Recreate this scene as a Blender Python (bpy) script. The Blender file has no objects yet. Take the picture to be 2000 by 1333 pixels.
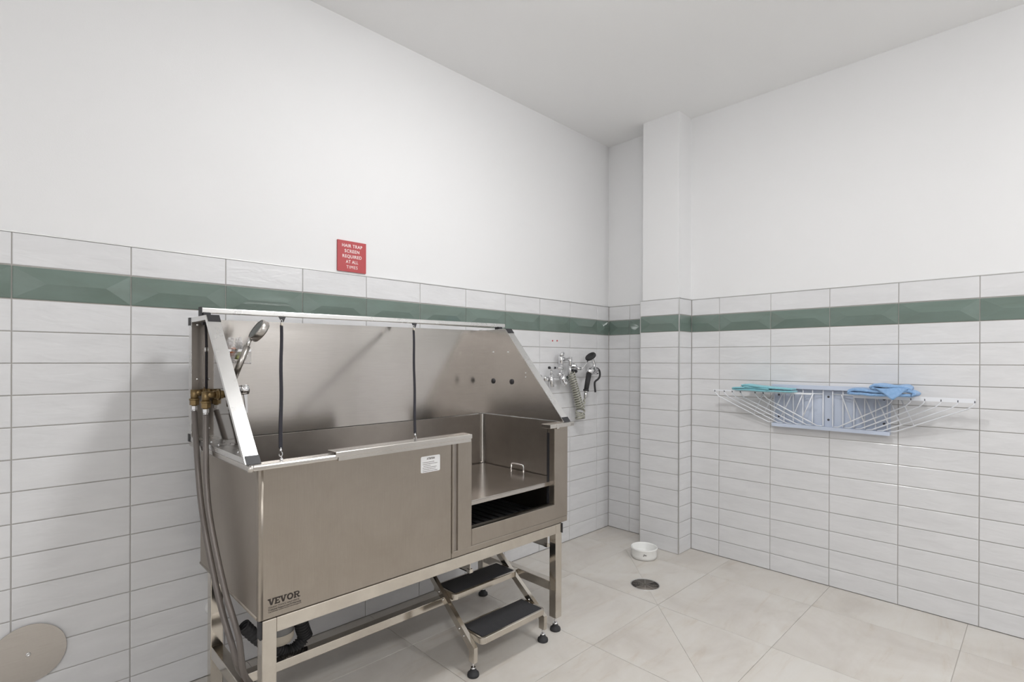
import bpy, bmesh, math, random
from mathutils import Vector, Matrix
from mathutils import noise as mnoise

random.seed(7)
C = bpy.context.scene.collection
S = 1.094                      # plan units to metres (wall tile pitch 0.110 m)
PI = math.pi
V = Vector

# ------------------------------------------------------------------ camera
cam_d = bpy.data.cameras.new('camera')
cam = bpy.data.objects.new('camera', cam_d)
C.objects.link(cam)
cam_d.sensor_width = 36.0
cam_d.lens = 36.0 * 1023.3 / 2000.0
cam_d.shift_y = 39.4 / 2000.0
cam_d.clip_start = 0.05
yaw, pitch, roll = 0.77655, -0.00098, 0.00309
fw = V((math.sin(yaw) * math.cos(pitch), math.cos(yaw) * math.cos(pitch), math.sin(pitch)))
rt = V((math.cos(yaw), -math.sin(yaw), 0))
up = rt.cross(fw)
r2 = rt * math.cos(roll) + up * math.sin(roll)
u2 = -rt * math.sin(roll) + up * math.cos(roll)
m = Matrix((r2, u2, -fw)).transposed().to_4x4()
m.translation = V((-3.2284, -2.2643, 1.2214)) * S
cam.matrix_world = m
bpy.context.scene.camera = cam

# ------------------------------------------------------------------ world, exposure
w = bpy.data.worlds.new('world')
bpy.context.scene.world = w
w.use_nodes = True
w.node_tree.nodes['Background'].inputs[0].default_value = (0.8, 0.85, 0.9, 1)
w.node_tree.nodes['Background'].inputs[1].default_value = 0.3
vs = bpy.context.scene.view_settings
vs.view_transform = 'Standard'
vs.look = 'None'
vs.gamma = 1.0
vs.use_curve_mapping = False
vs.exposure = 1.21
LAMP = 57.0                    # strength of the diffusers, tub lamp and added fill lamps alike


# ------------------------------------------------------------------ materials
def newmat(name):
    mt = bpy.data.materials.new(name)
    mt.use_nodes = True
    nt = mt.node_tree
    return mt, nt, nt.nodes['Principled BSDF']


def simple(name, col, rough=0.5, metal=0.0, **kw):
    mt, nt, b = newmat(name)
    b.inputs['Base Color'].default_value = (*col, 1)
    b.inputs['Roughness'].default_value = rough
    b.inputs['Metallic'].default_value = metal
    for k, v in kw.items():
        b.inputs[k.replace('_', ' ')].default_value = v
    return mt


def coord(nt, scale=(1, 1, 1), rand=False):
    tc = nt.nodes.new('ShaderNodeTexCoord')
    mp = nt.nodes.new('ShaderNodeMapping')
    mp.inputs['Scale'].default_value = scale
    nt.links.new(tc.outputs['Object'], mp.inputs['Vector'])
    if rand:
        oi = nt.nodes.new('ShaderNodeObjectInfo')
        mu = nt.nodes.new('ShaderNodeMath'); mu.operation = 'MULTIPLY'
        mu.inputs[1].default_value = 37.0
        cb = nt.nodes.new('ShaderNodeCombineXYZ')
        nt.links.new(oi.outputs['Random'], mu.inputs[0])
        for i in range(3):
            nt.links.new(mu.outputs[0], cb.inputs[i])
        nt.links.new(cb.outputs[0], mp.inputs['Location'])
    return mp.outputs['Vector']


def noise(nt, vec, scale, detail=3, rough=0.5, dist=0.0):
    n = nt.nodes.new('ShaderNodeTexNoise')
    n.inputs['Scale'].default_value = scale
    n.inputs['Detail'].default_value = detail
    n.inputs['Roughness'].default_value = rough
    n.inputs['Distortion'].default_value = dist
    nt.links.new(vec, n.inputs['Vector'])
    return n.outputs['Fac']


def ramp(nt, fac, stops):
    r = nt.nodes.new('ShaderNodeValToRGB')
    e = r.color_ramp.elements
    while len(e) < len(stops):
        e.new(0.5)
    for i, (p, c) in enumerate(stops):
        e[i].position = p
        e[i].color = (*c, 1) if len(c) == 3 else c
    nt.links.new(fac, r.inputs['Fac'])
    return r.outputs['Color']


def bump(nt, b, fac, strength, dist):
    bp = nt.nodes.new('ShaderNodeBump')
    bp.inputs['Strength'].default_value = strength
    bp.inputs['Distance'].default_value = dist
    nt.links.new(fac, bp.inputs['Height'])
    nt.links.new(bp.outputs['Normal'], b.inputs['Normal'])


def scal(v):
    return (v, v, v)


def mat_paint(name, col):
    mt, nt, b = newmat(name)
    v = coord(nt)
    f = noise(nt, v, 1.3, 3)
    c = ramp(nt, f, [(0.3, tuple(x * 0.985 for x in col)), (0.7, col)])
    nt.links.new(c, b.inputs['Base Color'])
    b.inputs['Roughness'].default_value = 0.65
    bump(nt, b, noise(nt, v, 260, 2), 0.08, 0.002)
    return mt


def mat_tile(name, c0, c1, rough, bstr=0.35):
    mt, nt, b = newmat(name)
    v = coord(nt, (1, 1, 3.2), True)
    f = noise(nt, v, 5.0, 3, 0.55, 0.4)
    c = ramp(nt, f, [(0.32, c0), (0.68, c1)])
    nt.links.new(c, b.inputs['Base Color'])
    b.inputs['Roughness'].default_value = rough
    f2 = noise(nt, v, 9.0, 2, 0.5, 0.6)
    bump(nt, b, f2, bstr, 0.006)
    return mt


def mat_floor():
    mt, nt, b = newmat('beige stoneware')
    v = coord(nt, (1, 1, 1), True)
    v2 = coord(nt, (0.55, 3.0, 1), True)
    f = noise(nt, v, 2.2, 6, 0.62, 0.8)
    c = ramp(nt, f, [(0.28, (0.54, 0.505, 0.465)), (0.5, (0.62, 0.59, 0.55)), (0.72, (0.665, 0.645, 0.61))])
    f2 = noise(nt, v2, 3.4, 6, 0.66, 1.4)
    c2 = ramp(nt, f2, [(0.40, (1, 1, 1)), (0.58, (0.975, 0.965, 0.95)), (0.70, (0.90, 0.855, 0.81)), (0.80, (0.96, 0.94, 0.92))])
    mx = nt.nodes.new('ShaderNodeMix'); mx.data_type = 'RGBA'; mx.blend_type = 'MULTIPLY'
    mx.inputs['Factor'].default_value = 0.85
    nt.links.new(c, mx.inputs[6]); nt.links.new(c2, mx.inputs[7])
    nt.links.new(mx.outputs[2], b.inputs['Base Color'])
    b.inputs['Roughness'].default_value = 0.42
    bump(nt, b, noise(nt, v, 60, 3), 0.08, 0.002)
    return mt


def mat_steel(name, col, rough, aniso=0.0, grain=(1, 1, 60), var=0.05, dirt=0.0, rot=0.0):
    mt, nt, b = newmat(name)
    v = coord(nt, grain)
    f = noise(nt, v, 14.0, 4, 0.6)
    c = ramp(nt, f, [(0.3, tuple(x * (1 - var) for x in col)), (0.7, tuple(min(1, x * (1 + var)) for x in col))])
    if dirt > 0:
        v2 = coord(nt, (1, 1, 1))
        f2 = noise(nt, v2, 5.5, 5, 0.65, 0.6)
        c2 = ramp(nt, f2, [(0.35, scal(1.0)), (0.75, (1 - dirt, 1 - dirt * 1.1, 1 - dirt * 1.2))])
        mx = nt.nodes.new('ShaderNodeMix'); mx.data_type = 'RGBA'; mx.blend_type = 'MULTIPLY'
        mx.inputs['Factor'].default_value = 1.0
        nt.links.new(c, mx.inputs[6]); nt.links.new(c2, mx.inputs[7])
        c = mx.outputs[2]
    nt.links.new(c, b.inputs['Base Color'])
    b.inputs['Metallic'].default_value = 1.0
    rr = nt.nodes.new('ShaderNodeMapRange')
    rr.inputs['To Min'].default_value = rough * 0.85
    rr.inputs['To Max'].default_value = rough * 1.15
    nt.links.new(f, rr.inputs['Value'])
    nt.links.new(rr.outputs[0], b.inputs['Roughness'])
    if aniso > 0:
        tn = nt.nodes.new('ShaderNodeTangent')
        tn.direction_type = 'RADIAL'; tn.axis = 'Z'
        nt.links.new(tn.outputs[0], b.inputs['Tangent'])
        b.inputs['Anisotropic'].default_value = aniso
        b.inputs['Anisotropic Rotation'].default_value = rot
    return mt


def mat_cloth(name, c0, c1):
    mt, nt, b = newmat(name)
    v = coord(nt)
    f = noise(nt, v, 90, 4, 0.7)
    nt.links.new(ramp(nt, f, [(0.3, c0), (0.7, c1)]), b.inputs['Base Color'])
    b.inputs['Roughness'].default_value = 0.95
    b.inputs['Sheen Weight'].default_value = 0.25
    bump(nt, b, noise(nt, v, 420, 2), 0.6, 0.003)
    return mt


M = {}
M['paint'] = mat_paint('white wall paint', (0.80, 0.80, 0.805))
M['ceil'] = mat_paint('ceiling paint', (0.95, 0.95, 0.95))
M['grout'] = simple('warm grey grout', (0.46, 0.44, 0.415), 0.9)
M['fgrout'] = simple('beige floor grout', (0.54, 0.515, 0.48), 0.9)
M['tile'] = mat_tile('white glazed tile', (0.69, 0.69, 0.70), (0.74, 0.74, 0.75), 0.20, 0.3)
M['green'] = mat_tile('green glazed tile', (0.150, 0.196, 0.170), (0.168, 0.225, 0.198), 0.07, 0.05)
M['floor'] = mat_floor()
M['trim'] = simple('satin aluminium trim', (0.62, 0.62, 0.61), 0.4, 1.0)
M['steel'] = mat_steel('brushed steel front', (0.415, 0.375, 0.328), 0.36, 0.55, (60, 60, 1.2), 0.04, 0.10, 0.0)
M['steelh'] = mat_steel('brushed steel inside', (0.58, 0.55, 0.52), 0.17, 0.75, (1, 1, 60), 0.05, 0.05, 0.25)
M['basin'] = mat_steel('basin steel', (0.37, 0.34, 0.312), 0.36, 0, (1, 1, 1), 0.04, 0.08)
M['plate'] = mat_steel('smooth steel plate', (0.60, 0.57, 0.54), 0.20, 0, (1, 1, 1), 0.04, 0.08)
M['mirror'] = mat_steel('polished steel sheet', (0.44, 0.42, 0.395), 0.07, 0, (1, 1, 1), 0.01)
M['bar'] = mat_steel('polished steel bar', (0.66, 0.62, 0.56), 0.13, 0, (1, 1, 1), 0.05, 0.12)
M['alu'] = mat_steel('satin frame metal', (0.78, 0.775, 0.765), 0.28, 0, (1, 1, 1), 0.02)
M['rim'] = mat_steel('rolled steel rim', (0.66, 0.635, 0.60), 0.22, 0, (1, 1, 1), 0.04, 0.06)
M['chrome'] = simple('chrome', (0.78, 0.78, 0.79), 0.07, 1.0)
M['satin'] = simple('satin nickel', (0.50, 0.475, 0.445), 0.28, 1.0)
M['black'] = simple('black plastic', (0.022, 0.022, 0.025), 0.45)
M['rubber'] = simple('black rubber', (0.03, 0.03, 0.032), 0.75)
M['brass'] = simple('dull brass', (0.27, 0.195, 0.10), 0.45, 1.0)
M['hose'] = simple('braided hose', (0.20, 0.178, 0.165), 0.42, 0.35)
M['coil'] = simple('grey green coil hose', (0.38, 0.375, 0.32), 0.35)
M['white'] = simple('white coated metal', (0.80, 0.82, 0.86), 0.35)
M['rackblue'] = simple('pale grey blue enamel', (0.56, 0.62, 0.74), 0.38)
M['ceramic'] = simple('white ceramic', (0.84, 0.84, 0.82), 0.12)
M['red'] = simple('red acrylic', (0.46, 0.066, 0.072), 0.35)
M['print'] = simple('white print', (0.86, 0.80, 0.79), 0.5)
M['ink'] = simple('dark print', (0.032, 0.025, 0.021), 0.8)
M['ink2'] = simple('grey print', (0.10, 0.085, 0.075), 0.8)
M['paper'] = simple('sticker paper', (0.74, 0.74, 0.74), 0.45)
M['teal'] = mat_cloth('teal cloth', (0.20, 0.50, 0.58), (0.28, 0.60, 0.68))
M['blue'] = mat_cloth('blue towelling', (0.20, 0.36, 0.62), (0.30, 0.48, 0.74))
M['plug'] = simple('red plug', (0.5, 0.03, 0.03), 0.5)
M['white_plastic'] = simple('white plastic', (0.78, 0.78, 0.77), 0.3)
M['grey_plastic'] = simple('smoky plastic', (0.22, 0.22, 0.22), 0.25)
M['cream'] = simple('cream plastic', (0.55, 0.50, 0.42), 0.4)
M['dark'] = simple('dark opening', (0.01, 0.01, 0.01), 0.9)
M['webbing'] = simple('black webbing', (0.015, 0.014, 0.02), 0.85)
M['orange'] = simple('orange treats', (0.62, 0.19, 0.06), 0.6)
M['redtreat'] = simple('red treats', (0.45, 0.12, 0.09), 0.6)
M['greentreat'] = simple('green treats', (0.42, 0.47, 0.20), 0.6)
M['door'] = simple('added door grey', (0.30, 0.27, 0.24), 0.5)


def mat_tread():
    mt, nt, b = newmat('ribbed black tread')
    tc = nt.nodes.new('ShaderNodeTexCoord')
    wv = nt.nodes.new('ShaderNodeTexWave')
    wv.bands_direction = 'Y'
    wv.inputs['Scale'].default_value = 55
    nt.links.new(tc.outputs['Object'], wv.inputs['Vector'])
    b.inputs['Base Color'].default_value = (0.028, 0.028, 0.032, 1)
    b.inputs['Roughness'].default_value = 0.6
    bump(nt, b, wv.outputs['Fac'], 0.45, 0.003)
    return mt


def mat_emit(name, col, strength):
    mt, nt, b = newmat(name)
    b.inputs['Base Color'].default_value = (0.9, 0.9, 0.9, 1)
    b.inputs['Emission Color'].default_value = (*col, 1)
    b.inputs['Emission Strength'].default_value = strength
    return mt


def mat_bag():
    mt, nt, b = newmat('clear plastic bag')
    b.inputs['Base Color'].default_value = (0.95, 0.95, 0.95, 1)
    b.inputs['Roughness'].default_value = 0.12
    b.inputs['Alpha'].default_value = 0.38
    v = coord(nt)
    bump(nt, b, noise(nt, v, 60, 3), 0.9, 0.01)
    return mt


M['tread'] = mat_tread()
M['bag'] = mat_bag()


# ------------------------------------------------------------------ mesh building
class MB:
    """collects shapes in plan units; build() scales them to metres and links ONE mesh object"""

    def __init__(self, shear=False):
        self.v = []
        self.f = []
        self.mi = []
        self.sm = []
        self.shear = shear

    def add(self, vs, fs, mi=0, sm=False):
        n = len(self.v)
        self.v += [V(x) for x in vs]
        for f in fs:
            self.f.append([n + i for i in f])
            self.mi.append(mi)
            self.sm.append(sm)
        return self

    def box(self, x0, x1, y0, y1, z0, z1, bev=0.0, mi=0):
        c = V(((x0 + x1) / 2, (y0 + y1) / 2, (z0 + z1) / 2))
        return self.obox(c, V((abs(x1 - x0) / 2, 0, 0)), V((0, abs(y1 - y0) / 2, 0)), V((0, 0, abs(z1 - z0) / 2)), bev, mi)

    def obox(self, c, ax, ay, az, bev=0.0, mi=0):
        c = V(c); ax = V(ax); ay = V(ay); az = V(az)
        if bev <= 0:
            vs = [c + ax * i + ay * j + az * k for i in (-1, 1) for j in (-1, 1) for k in (-1, 1)]
            fs = [(0, 1, 3, 2), (4, 6, 7, 5), (0, 4, 5, 1), (2, 3, 7, 6), (0, 2, 6, 4), (1, 5, 7, 3)]
            return self.add(vs, fs, mi)
        bm = bmesh.new()
        bmesh.ops.create_cube(bm, size=2.0)
        L = [ax.length, ay.length, az.length]
        for v in bm.verts:
            v.co = V((v.co.x * L[0], v.co.y * L[1], v.co.z * L[2]))
        bmesh.ops.bevel(bm, geom=bm.edges[:], offset=min(bev, min(L) * 0.95), segments=2, affect='EDGES', profile=0.5)
        e = [a.normalized() if a.length > 0 else a for a in (ax, ay, az)]
        vs = [c + e[0] * v.co.x + e[1] * v.co.y + e[2] * v.co.z for v in bm.verts]
        bm.verts.index_update()
        fs = [[v.index for v in f.verts] for f in bm.faces]
        bm.free()
        return self.add(vs, fs, mi, False)

    def bar(self, p0, p1, wdt, hgt, upv=(0, 0, 1), bev=0.0, mi=0):
        p0 = V(p0); p1 = V(p1)
        d = (p1 - p0)
        a = d.normalized()
        u = V(upv); s = a.cross(u).normalized(); u = s.cross(a).normalized()
        return self.obox((p0 + p1) / 2, a * (d.length / 2), s * (wdt / 2), u * (hgt / 2), bev, mi)

    def cyl(self, p0, p1, r0, r1=None, n=16, mi=0, caps=True, sm=True):
        r1 = r0 if r1 is None else r1
        p0 = V(p0); p1 = V(p1)
        a = (p1 - p0).normalized()
        t = V((0, 0, 1)) if abs(a.z) < 0.9 else V((1, 0, 0))
        s = a.cross(t).normalized(); u = a.cross(s)
        vs = []
        for p, r in ((p0, r0), (p1, r1)):
            for i in range(n):
                an = 2 * PI * i / n
                vs.append(p + (s * math.cos(an) + u * math.sin(an)) * r)
        fs = [(i, (i + 1) % n, n + (i + 1) % n, n + i) for i in range(n)]
        self.add(vs, fs, mi, sm)
        if caps:
            k = len(self.v) - 2 * n
            self.f.append([k + i for i in range(n)][::-1]); self.mi.append(mi); self.sm.append(False)
            self.f.append([k + n + i for i in range(n)]); self.mi.append(mi); self.sm.append(False)
        return self

    def lathe(self, c, axis, prof, n=24, mi=0, sm=True):
        """prof: list of (radius, distance along axis)"""
        c = V(c); a = V(axis).normalized()
        t = V((0, 0, 1)) if abs(a.z) < 0.9 else V((1, 0, 0))
        s = a.cross(t).normalized(); u = a.cross(s)
        vs = []
        for r, h in prof:
            for i in range(n):
                an = 2 * PI * i / n
                vs.append(c + a * h + (s * math.cos(an) + u * math.sin(an)) * max(r, 1e-5))
        fs = []
        for j in range(len(prof) - 1):
            for i in range(n):
                fs.append((j * n + i, j * n + (i + 1) % n, (j + 1) * n + (i + 1) % n, (j + 1) * n + i))
        return self.add(vs, fs, mi, sm)

    def tube(self, pts, r, n=8, mi=0, closed=False, sub=0, sm=True):
        pts = [V(p) for p in pts]
        if sub:
            pts = catmull(pts, sub)
        rs = r if isinstance(r, (list, tuple)) else None
        N = len(pts)
        a = (pts[1] - pts[0]).normalized()
        t = V((0, 0, 1)) if abs(a.z) < 0.9 else V((1, 0, 0))
        s = a.cross(t).normalized()
        vs = []
        for k, p in enumerate(pts):
            if closed:
                d = pts[(k + 1) % N] - pts[k - 1]
            else:
                d = pts[min(k + 1, N - 1)] - pts[max(k - 1, 0)]
            d.normalize()
            s = (s - d * s.dot(d)).normalized()
            u = d.cross(s)
            rr = rs[min(len(rs) - 1, int(k * len(rs) / N))] if rs else r
            for i in range(n):
                an = 2 * PI * i / n
                vs.append(p + (s * math.cos(an) + u * math.sin(an)) * rr)
        fs = []
        for k in range(N if closed else N - 1):
            k2 = (k + 1) % N
            for i in range(n):
                fs.append((k * n + i, k * n + (i + 1) % n, k2 * n + (i + 1) % n, k2 * n + i))
        self.add(vs, fs, mi, sm)
        if not closed:
            b = len(self.v) - N * n
            self.f.append([b + i for i in range(n)][::-1]); self.mi.append(mi); self.sm.append(False)
            self.f.append([b + (N - 1) * n + i for i in range(n)]); self.mi.append(mi); self.sm.append(False)
        return self

    def prism(self, poly, ext, mi=0):
        """poly: 3-D points in a plane; ext: extrusion vector"""
        poly = [V(p) for p in poly]; e = V(ext); n = len(poly)
        vs = poly + [p + e for p in poly]
        fs = [list(range(n))[::-1], [n + i for i in range(n)]]
        fs += [(i, (i + 1) % n, n + (i + 1) % n, n + i) for i in range(n)]
        return self.add(vs, fs, mi)

    def build(self, name, mats, parent=None, loc=None, ext=False):
        me = bpy.data.meshes.new(name)
        if loc is None:
            o0 = V(parent['_o']) if parent is not None else V((0, 0, 0))
        else:
            o0 = V(loc)
        vs = []
        for v in self.v:
            z = v.z
            if self.shear and z > 0.49:
                z += (z - 0.49) * 0.018 * (v.x + 2.74) / 1.41
            vs.append(((v.x - o0.x) * S, (v.y - o0.y) * S, (z - o0.z) * S))
        me.from_pydata(vs, [], self.f)
        if not isinstance(mats, (list, tuple)):
            mats = [mats]
        for mt in mats:
            me.materials.append(mt)
        for i, p in enumerate(me.polygons):
            p.material_index = self.mi[i]
            p.use_smooth = self.sm[i]
        bm = bmesh.new(); bm.from_mesh(me)
        bmesh.ops.recalc_face_normals(bm, faces=bm.faces[:])
        bm.to_mesh(me); bm.free()
        me.update()
        o = bpy.data.objects.new(name, me)
        C.objects.link(o)
        o['_o'] = tuple(o0)
        if parent is None:
            o.location = o0 * S
        else:
            o.parent = parent
            po = V(parent['_o'])
            o.location = (o0 - po) * S
        return o


def catmull(pts, sub):
    out = []
    n = len(pts)
    for i in range(n - 1):
        p0 = pts[max(i - 1, 0)]; p1 = pts[i]; p2 = pts[i + 1]; p3 = pts[min(i + 2, n - 1)]
        for k in range(sub):
            t = k / sub
            out.append(0.5 * ((2 * p1) + (p2 - p0) * t + (2 * p0 - 5 * p1 + 4 * p2 - p3) * t * t + (3 * p1 - p0 - 3 * p2 + p3) * t ** 3))
    out.append(pts[-1])
    return out


def thing(name, label, cat, loc, group=None):
    o = bpy.data.objects.new(name, None)
    C.objects.link(o)
    o.empty_display_size = 0.05
    o.location = V(loc) * S
    o['_o'] = tuple(loc)
    return tag(o, label, cat, group)


def tag(o, label, cat, group=None):
    o['label'] = label
    o['category'] = cat
    if group:
        o['group'] = group
    return o


def structure(o):
    o['kind'] = 'structure'
    return o


# ------------------------------------------------------------------ room shell
CEIL = 2.809
XL, YB = -5.05, -4.25          # far ends of the room, behind the camera
TT = 1.620                     # top of the wall tiles
ROWS = [(0.0, 0.097)] + [((15.96 - k - 1) * 0.101, (15.96 - k) * 0.101) for k in range(14, 1, -1)]
ROWS = [(0.0, 0.09696)] + [(0.09696 + 0.101 * i, 0.09696 + 0.101 * (i + 1)) for i in range(13)]
GREEN = (1.40996, 1.5172)
TOPROW = (1.5172, TT)

b = MB()
b.box(XL - .1, .2, 0.012, 0.15, TT, CEIL)
b.box(XL - .1, .2, 0.0035, 0.15, 0.0, TT, mi=1)
wall_left = structure(b.build('wall_left', [M['paint'], M['grout']]))
b = MB()
b.box(0.012, 0.15, YB - .1, 0.012, TT, CEIL)
b.box(0.0035, 0.15, YB - .1, 0.0035, 0.0, TT, mi=1)
wall_right = structure(b.build('wall_right', [M['paint'], M['grout']]))
b = MB()
b.box(-0.1505, 0.012, -0.636, -0.377, TT, CEIL)
b.box(-0.1595, 0.0035, -0.6445, -0.3685, 0.0, TT, mi=1)
wall_pillar = structure(b.build('wall_pillar', [M['paint'], M['grout']]))
b = MB()
b.box(XL - .1, XL, YB - .1, 0.012, 0, CEIL)
structure(b.build('wall_behind', [M['paint']]))
b = MB()
b.box(XL - .1, .15, YB - .1, YB, 0, CEIL)
structure(b.build('wall_near', [M['paint']]))
b = MB()
b.box(XL - .1, .15, YB - .1, .15, CEIL, CEIL + .1)
structure(b.build('ceiling', [M['ceil']]))


def tile_mesh(wd, ht, kind, cache={}):
    key = (round(wd, 4), round(ht, 4), kind)
    if key in cache:
        return cache[key]
    hw, hh, e = wd / 2, ht / 2, 0.0022
    vs = []
    for x, z, y in ((hw, hh, 0.009), (hw, hh, 0.0012), (hw - e, hh - e, 0.0)):
        vs += [(-x, y, -z), (x, y, -z), (x, y, z), (-x, y, z)]
    fs = []
    for k in (0, 4):
        for i in range(4):
            j = (i + 1) % 4
            fs.append((k + i, k + j, k + 4 + j, k + 4 + i))
    if kind == 'white':
        fs.append((8, 9, 10, 11))
    else:
        # faceted relief: a shallow hip with a central ridge
        full = 0.3022
        rz = ht * 0.0
        L = -hw + 0.27 * full if kind != 'green_r' else hw - 0.77 * full
        R = L + 0.5 * full
        d = -0.0075
        if wd > 0.26:
            vs += [(L, d, rz), (R, d, rz)]
            fs += [(8, 9, 13, 12), (9, 10, 13), (10, 11, 12, 13), (11, 8, 12)]
        else:
            if kind == 'green_r':      # the cut lies on the left of the pattern
                t = wd - 0.23 * full
                vs += [(hw - 0.23 * full, d, rz), (-hw + e, d if t > 0 else 0, rz)]
                fs += [(9, 10, 12), (8, 9, 12, 13), (10, 11, 13, 12), (11, 8, 13)]
            else:
                vs += [(-hw + min(0.27 * full, wd * .9), d, rz), (hw - e, d, rz)]
                fs += [(11, 8, 12), (8, 9, 13, 12), (10, 11, 12, 13), (9, 10, 13)]
    me = bpy.data.meshes.new('tile')
    me.from_pydata([(x * S, y * S, z * S) for x, y, z in vs], [], fs)
    me.materials.append(M['tile'] if kind == 'white' else M['green'])
    bm = bmesh.new(); bm.from_mesh(me)
    bmesh.ops.recalc_face_normals(bm, faces=bm.faces[:])
    bm.to_mesh(me); bm.free()
    cache[key] = me
    return me


G = 0.0030


def tile_wall(wall, edges, face, rot, axis, cut=None):
    """edges: positions along the wall of the vertical joints, left to right as seen"""
    for a, c in zip(edges[:-1], edges[1:]):
        wd = abs(c - a) - G
        mid = (a + c) / 2
        side = 'green'
        if cut is not None and abs(abs(c - a) - 0.30525) > 0.01:
            side = cut(a, c)
        cells = [(z0, z1, 'white', G) for z0, z1 in ROWS]
        cells += [(*GREEN, side, 0.0055), (*TOPROW, 'white', G)]
        for z0, z1, kd, g in cells:
            ht = (z1 - z0) - g
            me = tile_mesh(wd, ht, kd)
            o = bpy.data.objects.new('tile', me)
            C.objects.link(o)
            o.parent = wall
            jit = random.uniform(-0.0004, 0.0004)
            zc = (z0 + z1) / 2
            if axis == 'x':
                o.location = V((mid, face + jit, zc)) * S
            else:
                o.location = V((face + jit, mid, zc)) * S
            o.rotation_euler = (random.uniform(-.002, .002), 0, rot + random.uniform(-.0012, .0012))


ex = [0.0] + [-0.1444 - 0.30525 * k for k in range(0, 16)]
tile_wall(wall_left, ex[::-1], 0.0, 0.0, 'x', cut=lambda a, c: 'green')
ey = [0.0, -0.1790, -0.362]
tile_wall(wall_right, ey, 0.0, -PI / 2, 'y', cut=lambda a, c: 'green')
ey = [-0.649, -0.8313] + [-0.8313 - 0.30525 * k for k in range(1, 12)]
tile_wall(wall_right, ey, 0.0, -PI / 2, 'y', cut=lambda a, c: 'green_r')
tile_wall(wall_pillar, [-0.366, -0.6455], -0.163, -PI / 2, 'y', cut=lambda a, c: 'green')
tile_wall(wall_pillar, [-0.1605, 0.0], -0.648, 0.0, 'x', cut=lambda a, c: 'green_r')
# the pillar's far side
for (z0, z1) in [(0, GREEN[0]), GREEN, TOPROW]:
    bb = MB(); bb.box(-0.160, 0, -0.3685, -0.3655, z0 + .001, z1 - .001)
    o = bb.build('side_strip', M['green'] if z0 == GREEN[0] else M['tile'], wall_pillar)

# metal edge trims
b = MB(); b.box(XL, 0.0, -0.0012, 0.011, TT - 0.0005, TT + 0.0035)
b.box(-0.1625, -0.159, -0.6475, -0.366, TT - .0005, TT + .003)
structure(b.build('trim_1', M['trim']))
b = MB(); b.box(-0.0012, 0.011, YB, -0.648, TT - 0.0005, TT + 0.0035)
b.box(-0.0012, 0.011, -0.366, 0, TT - 0.0005, TT + 0.0035)
b.box(-0.164, 0.0, -0.6492, -0.637, TT - .0005, TT + .0035)
b.box(-0.1642, -0.1515, -0.6492, -0.366, TT - .0005, TT + .0035)
structure(b.build('trim_2', M['trim']))
b = MB(); b.box(-0.1645, -0.1575, -0.6495, -0.6425, 0.0, TT + .0035, bev=0.0012)
structure(b.build('trim_3', M['trim']))
b = MB(); b.box(-0.1645, -0.1595, -0.3705, -0.3645, 0.0, TT + .0035, bev=0.001)
structure(b.build('trim_4', M['trim']))

# ------------------------------------------------------------------ floor
b = MB(); b.box(XL - .1, .15, YB - .1, .15, -0.08, -0.0028)
floor = structure(b.build('floor', M['fgrout']))


def clip(poly, n, d):
    out = []
    for i in range(len(poly)):
        a, c = poly[i], poly[(i + 1) % len(poly)]
        da = a[0] * n[0] + a[1] * n[1] - d
        dc = c[0] * n[0] + c[1] * n[1] - d
        if da <= 0:
            out.append(a)
        if (da < 0 < dc) or (dc < 0 < da):
            t = da / (da - dc)
            out.append((a[0] + (c[0] - a[0]) * t, a[1] + (c[1] - a[1]) * t))
    return out


fx = [0.0, -0.322, -0.868, -1.402, -1.956, -2.505, -3.055, -3.605, -4.15, -4.70, XL]
fy = [0.0, -0.365, -0.908, -1.448, -2.015, -2.565, -3.115, -3.665, YB]
fg = 0.0009
DR = V((-0.700, -0.7345, 0)); DRAD = 0.0785


def floor_piece(poly):
    cx = sum(p[0] for p in poly) / len(poly); cy = sum(p[1] for p in poly) / len(poly)
    bb = MB()
    n = len(poly)
    ins = [(p[0] + (cx - p[0]) * 0.004, p[1] + (cy - p[1]) * 0.004) for p in poly]
    vs = [(*p, -0.003) for p in poly] + [(*p, -0.0006) for p in poly] + [(*p, 0.0) for p in ins]
    fs = [(k + i, k + (i + 1) % n, k + n + (i + 1) % n, k + n + i) for k in (0, n) for i in range(n)]
    fs.append([2 * n + i for i in range(n)])
    bb.add(vs, fs)
    bb.build('floor_tile', M['floor'], floor, loc=(cx, cy, 0))


def cut_lines(poly, lines):
    polys = [poly]
    for n, d in lines:
        nxt = []
        for p in polys:
            for s in (1, -1):
                q = clip(p, (n[0] * s, n[1] * s), d * s - fg * 0.5)
                if len(q) >= 3:
                    ar = abs(sum(q[i][0] * q[(i + 1) % len(q)][1] - q[(i + 1) % len(q)][0] * q[i][1] for i in range(len(q)))) / 2
                    if ar > 1e-4:
                        nxt.append(q)
        polys = nxt
    return polys


def line(p, q):
    n = V((q[1] - p[1], p[0] - q[0])).normalized()
    return ((n.x, n.y), n.x * p[0] + n.y * p[1])


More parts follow.
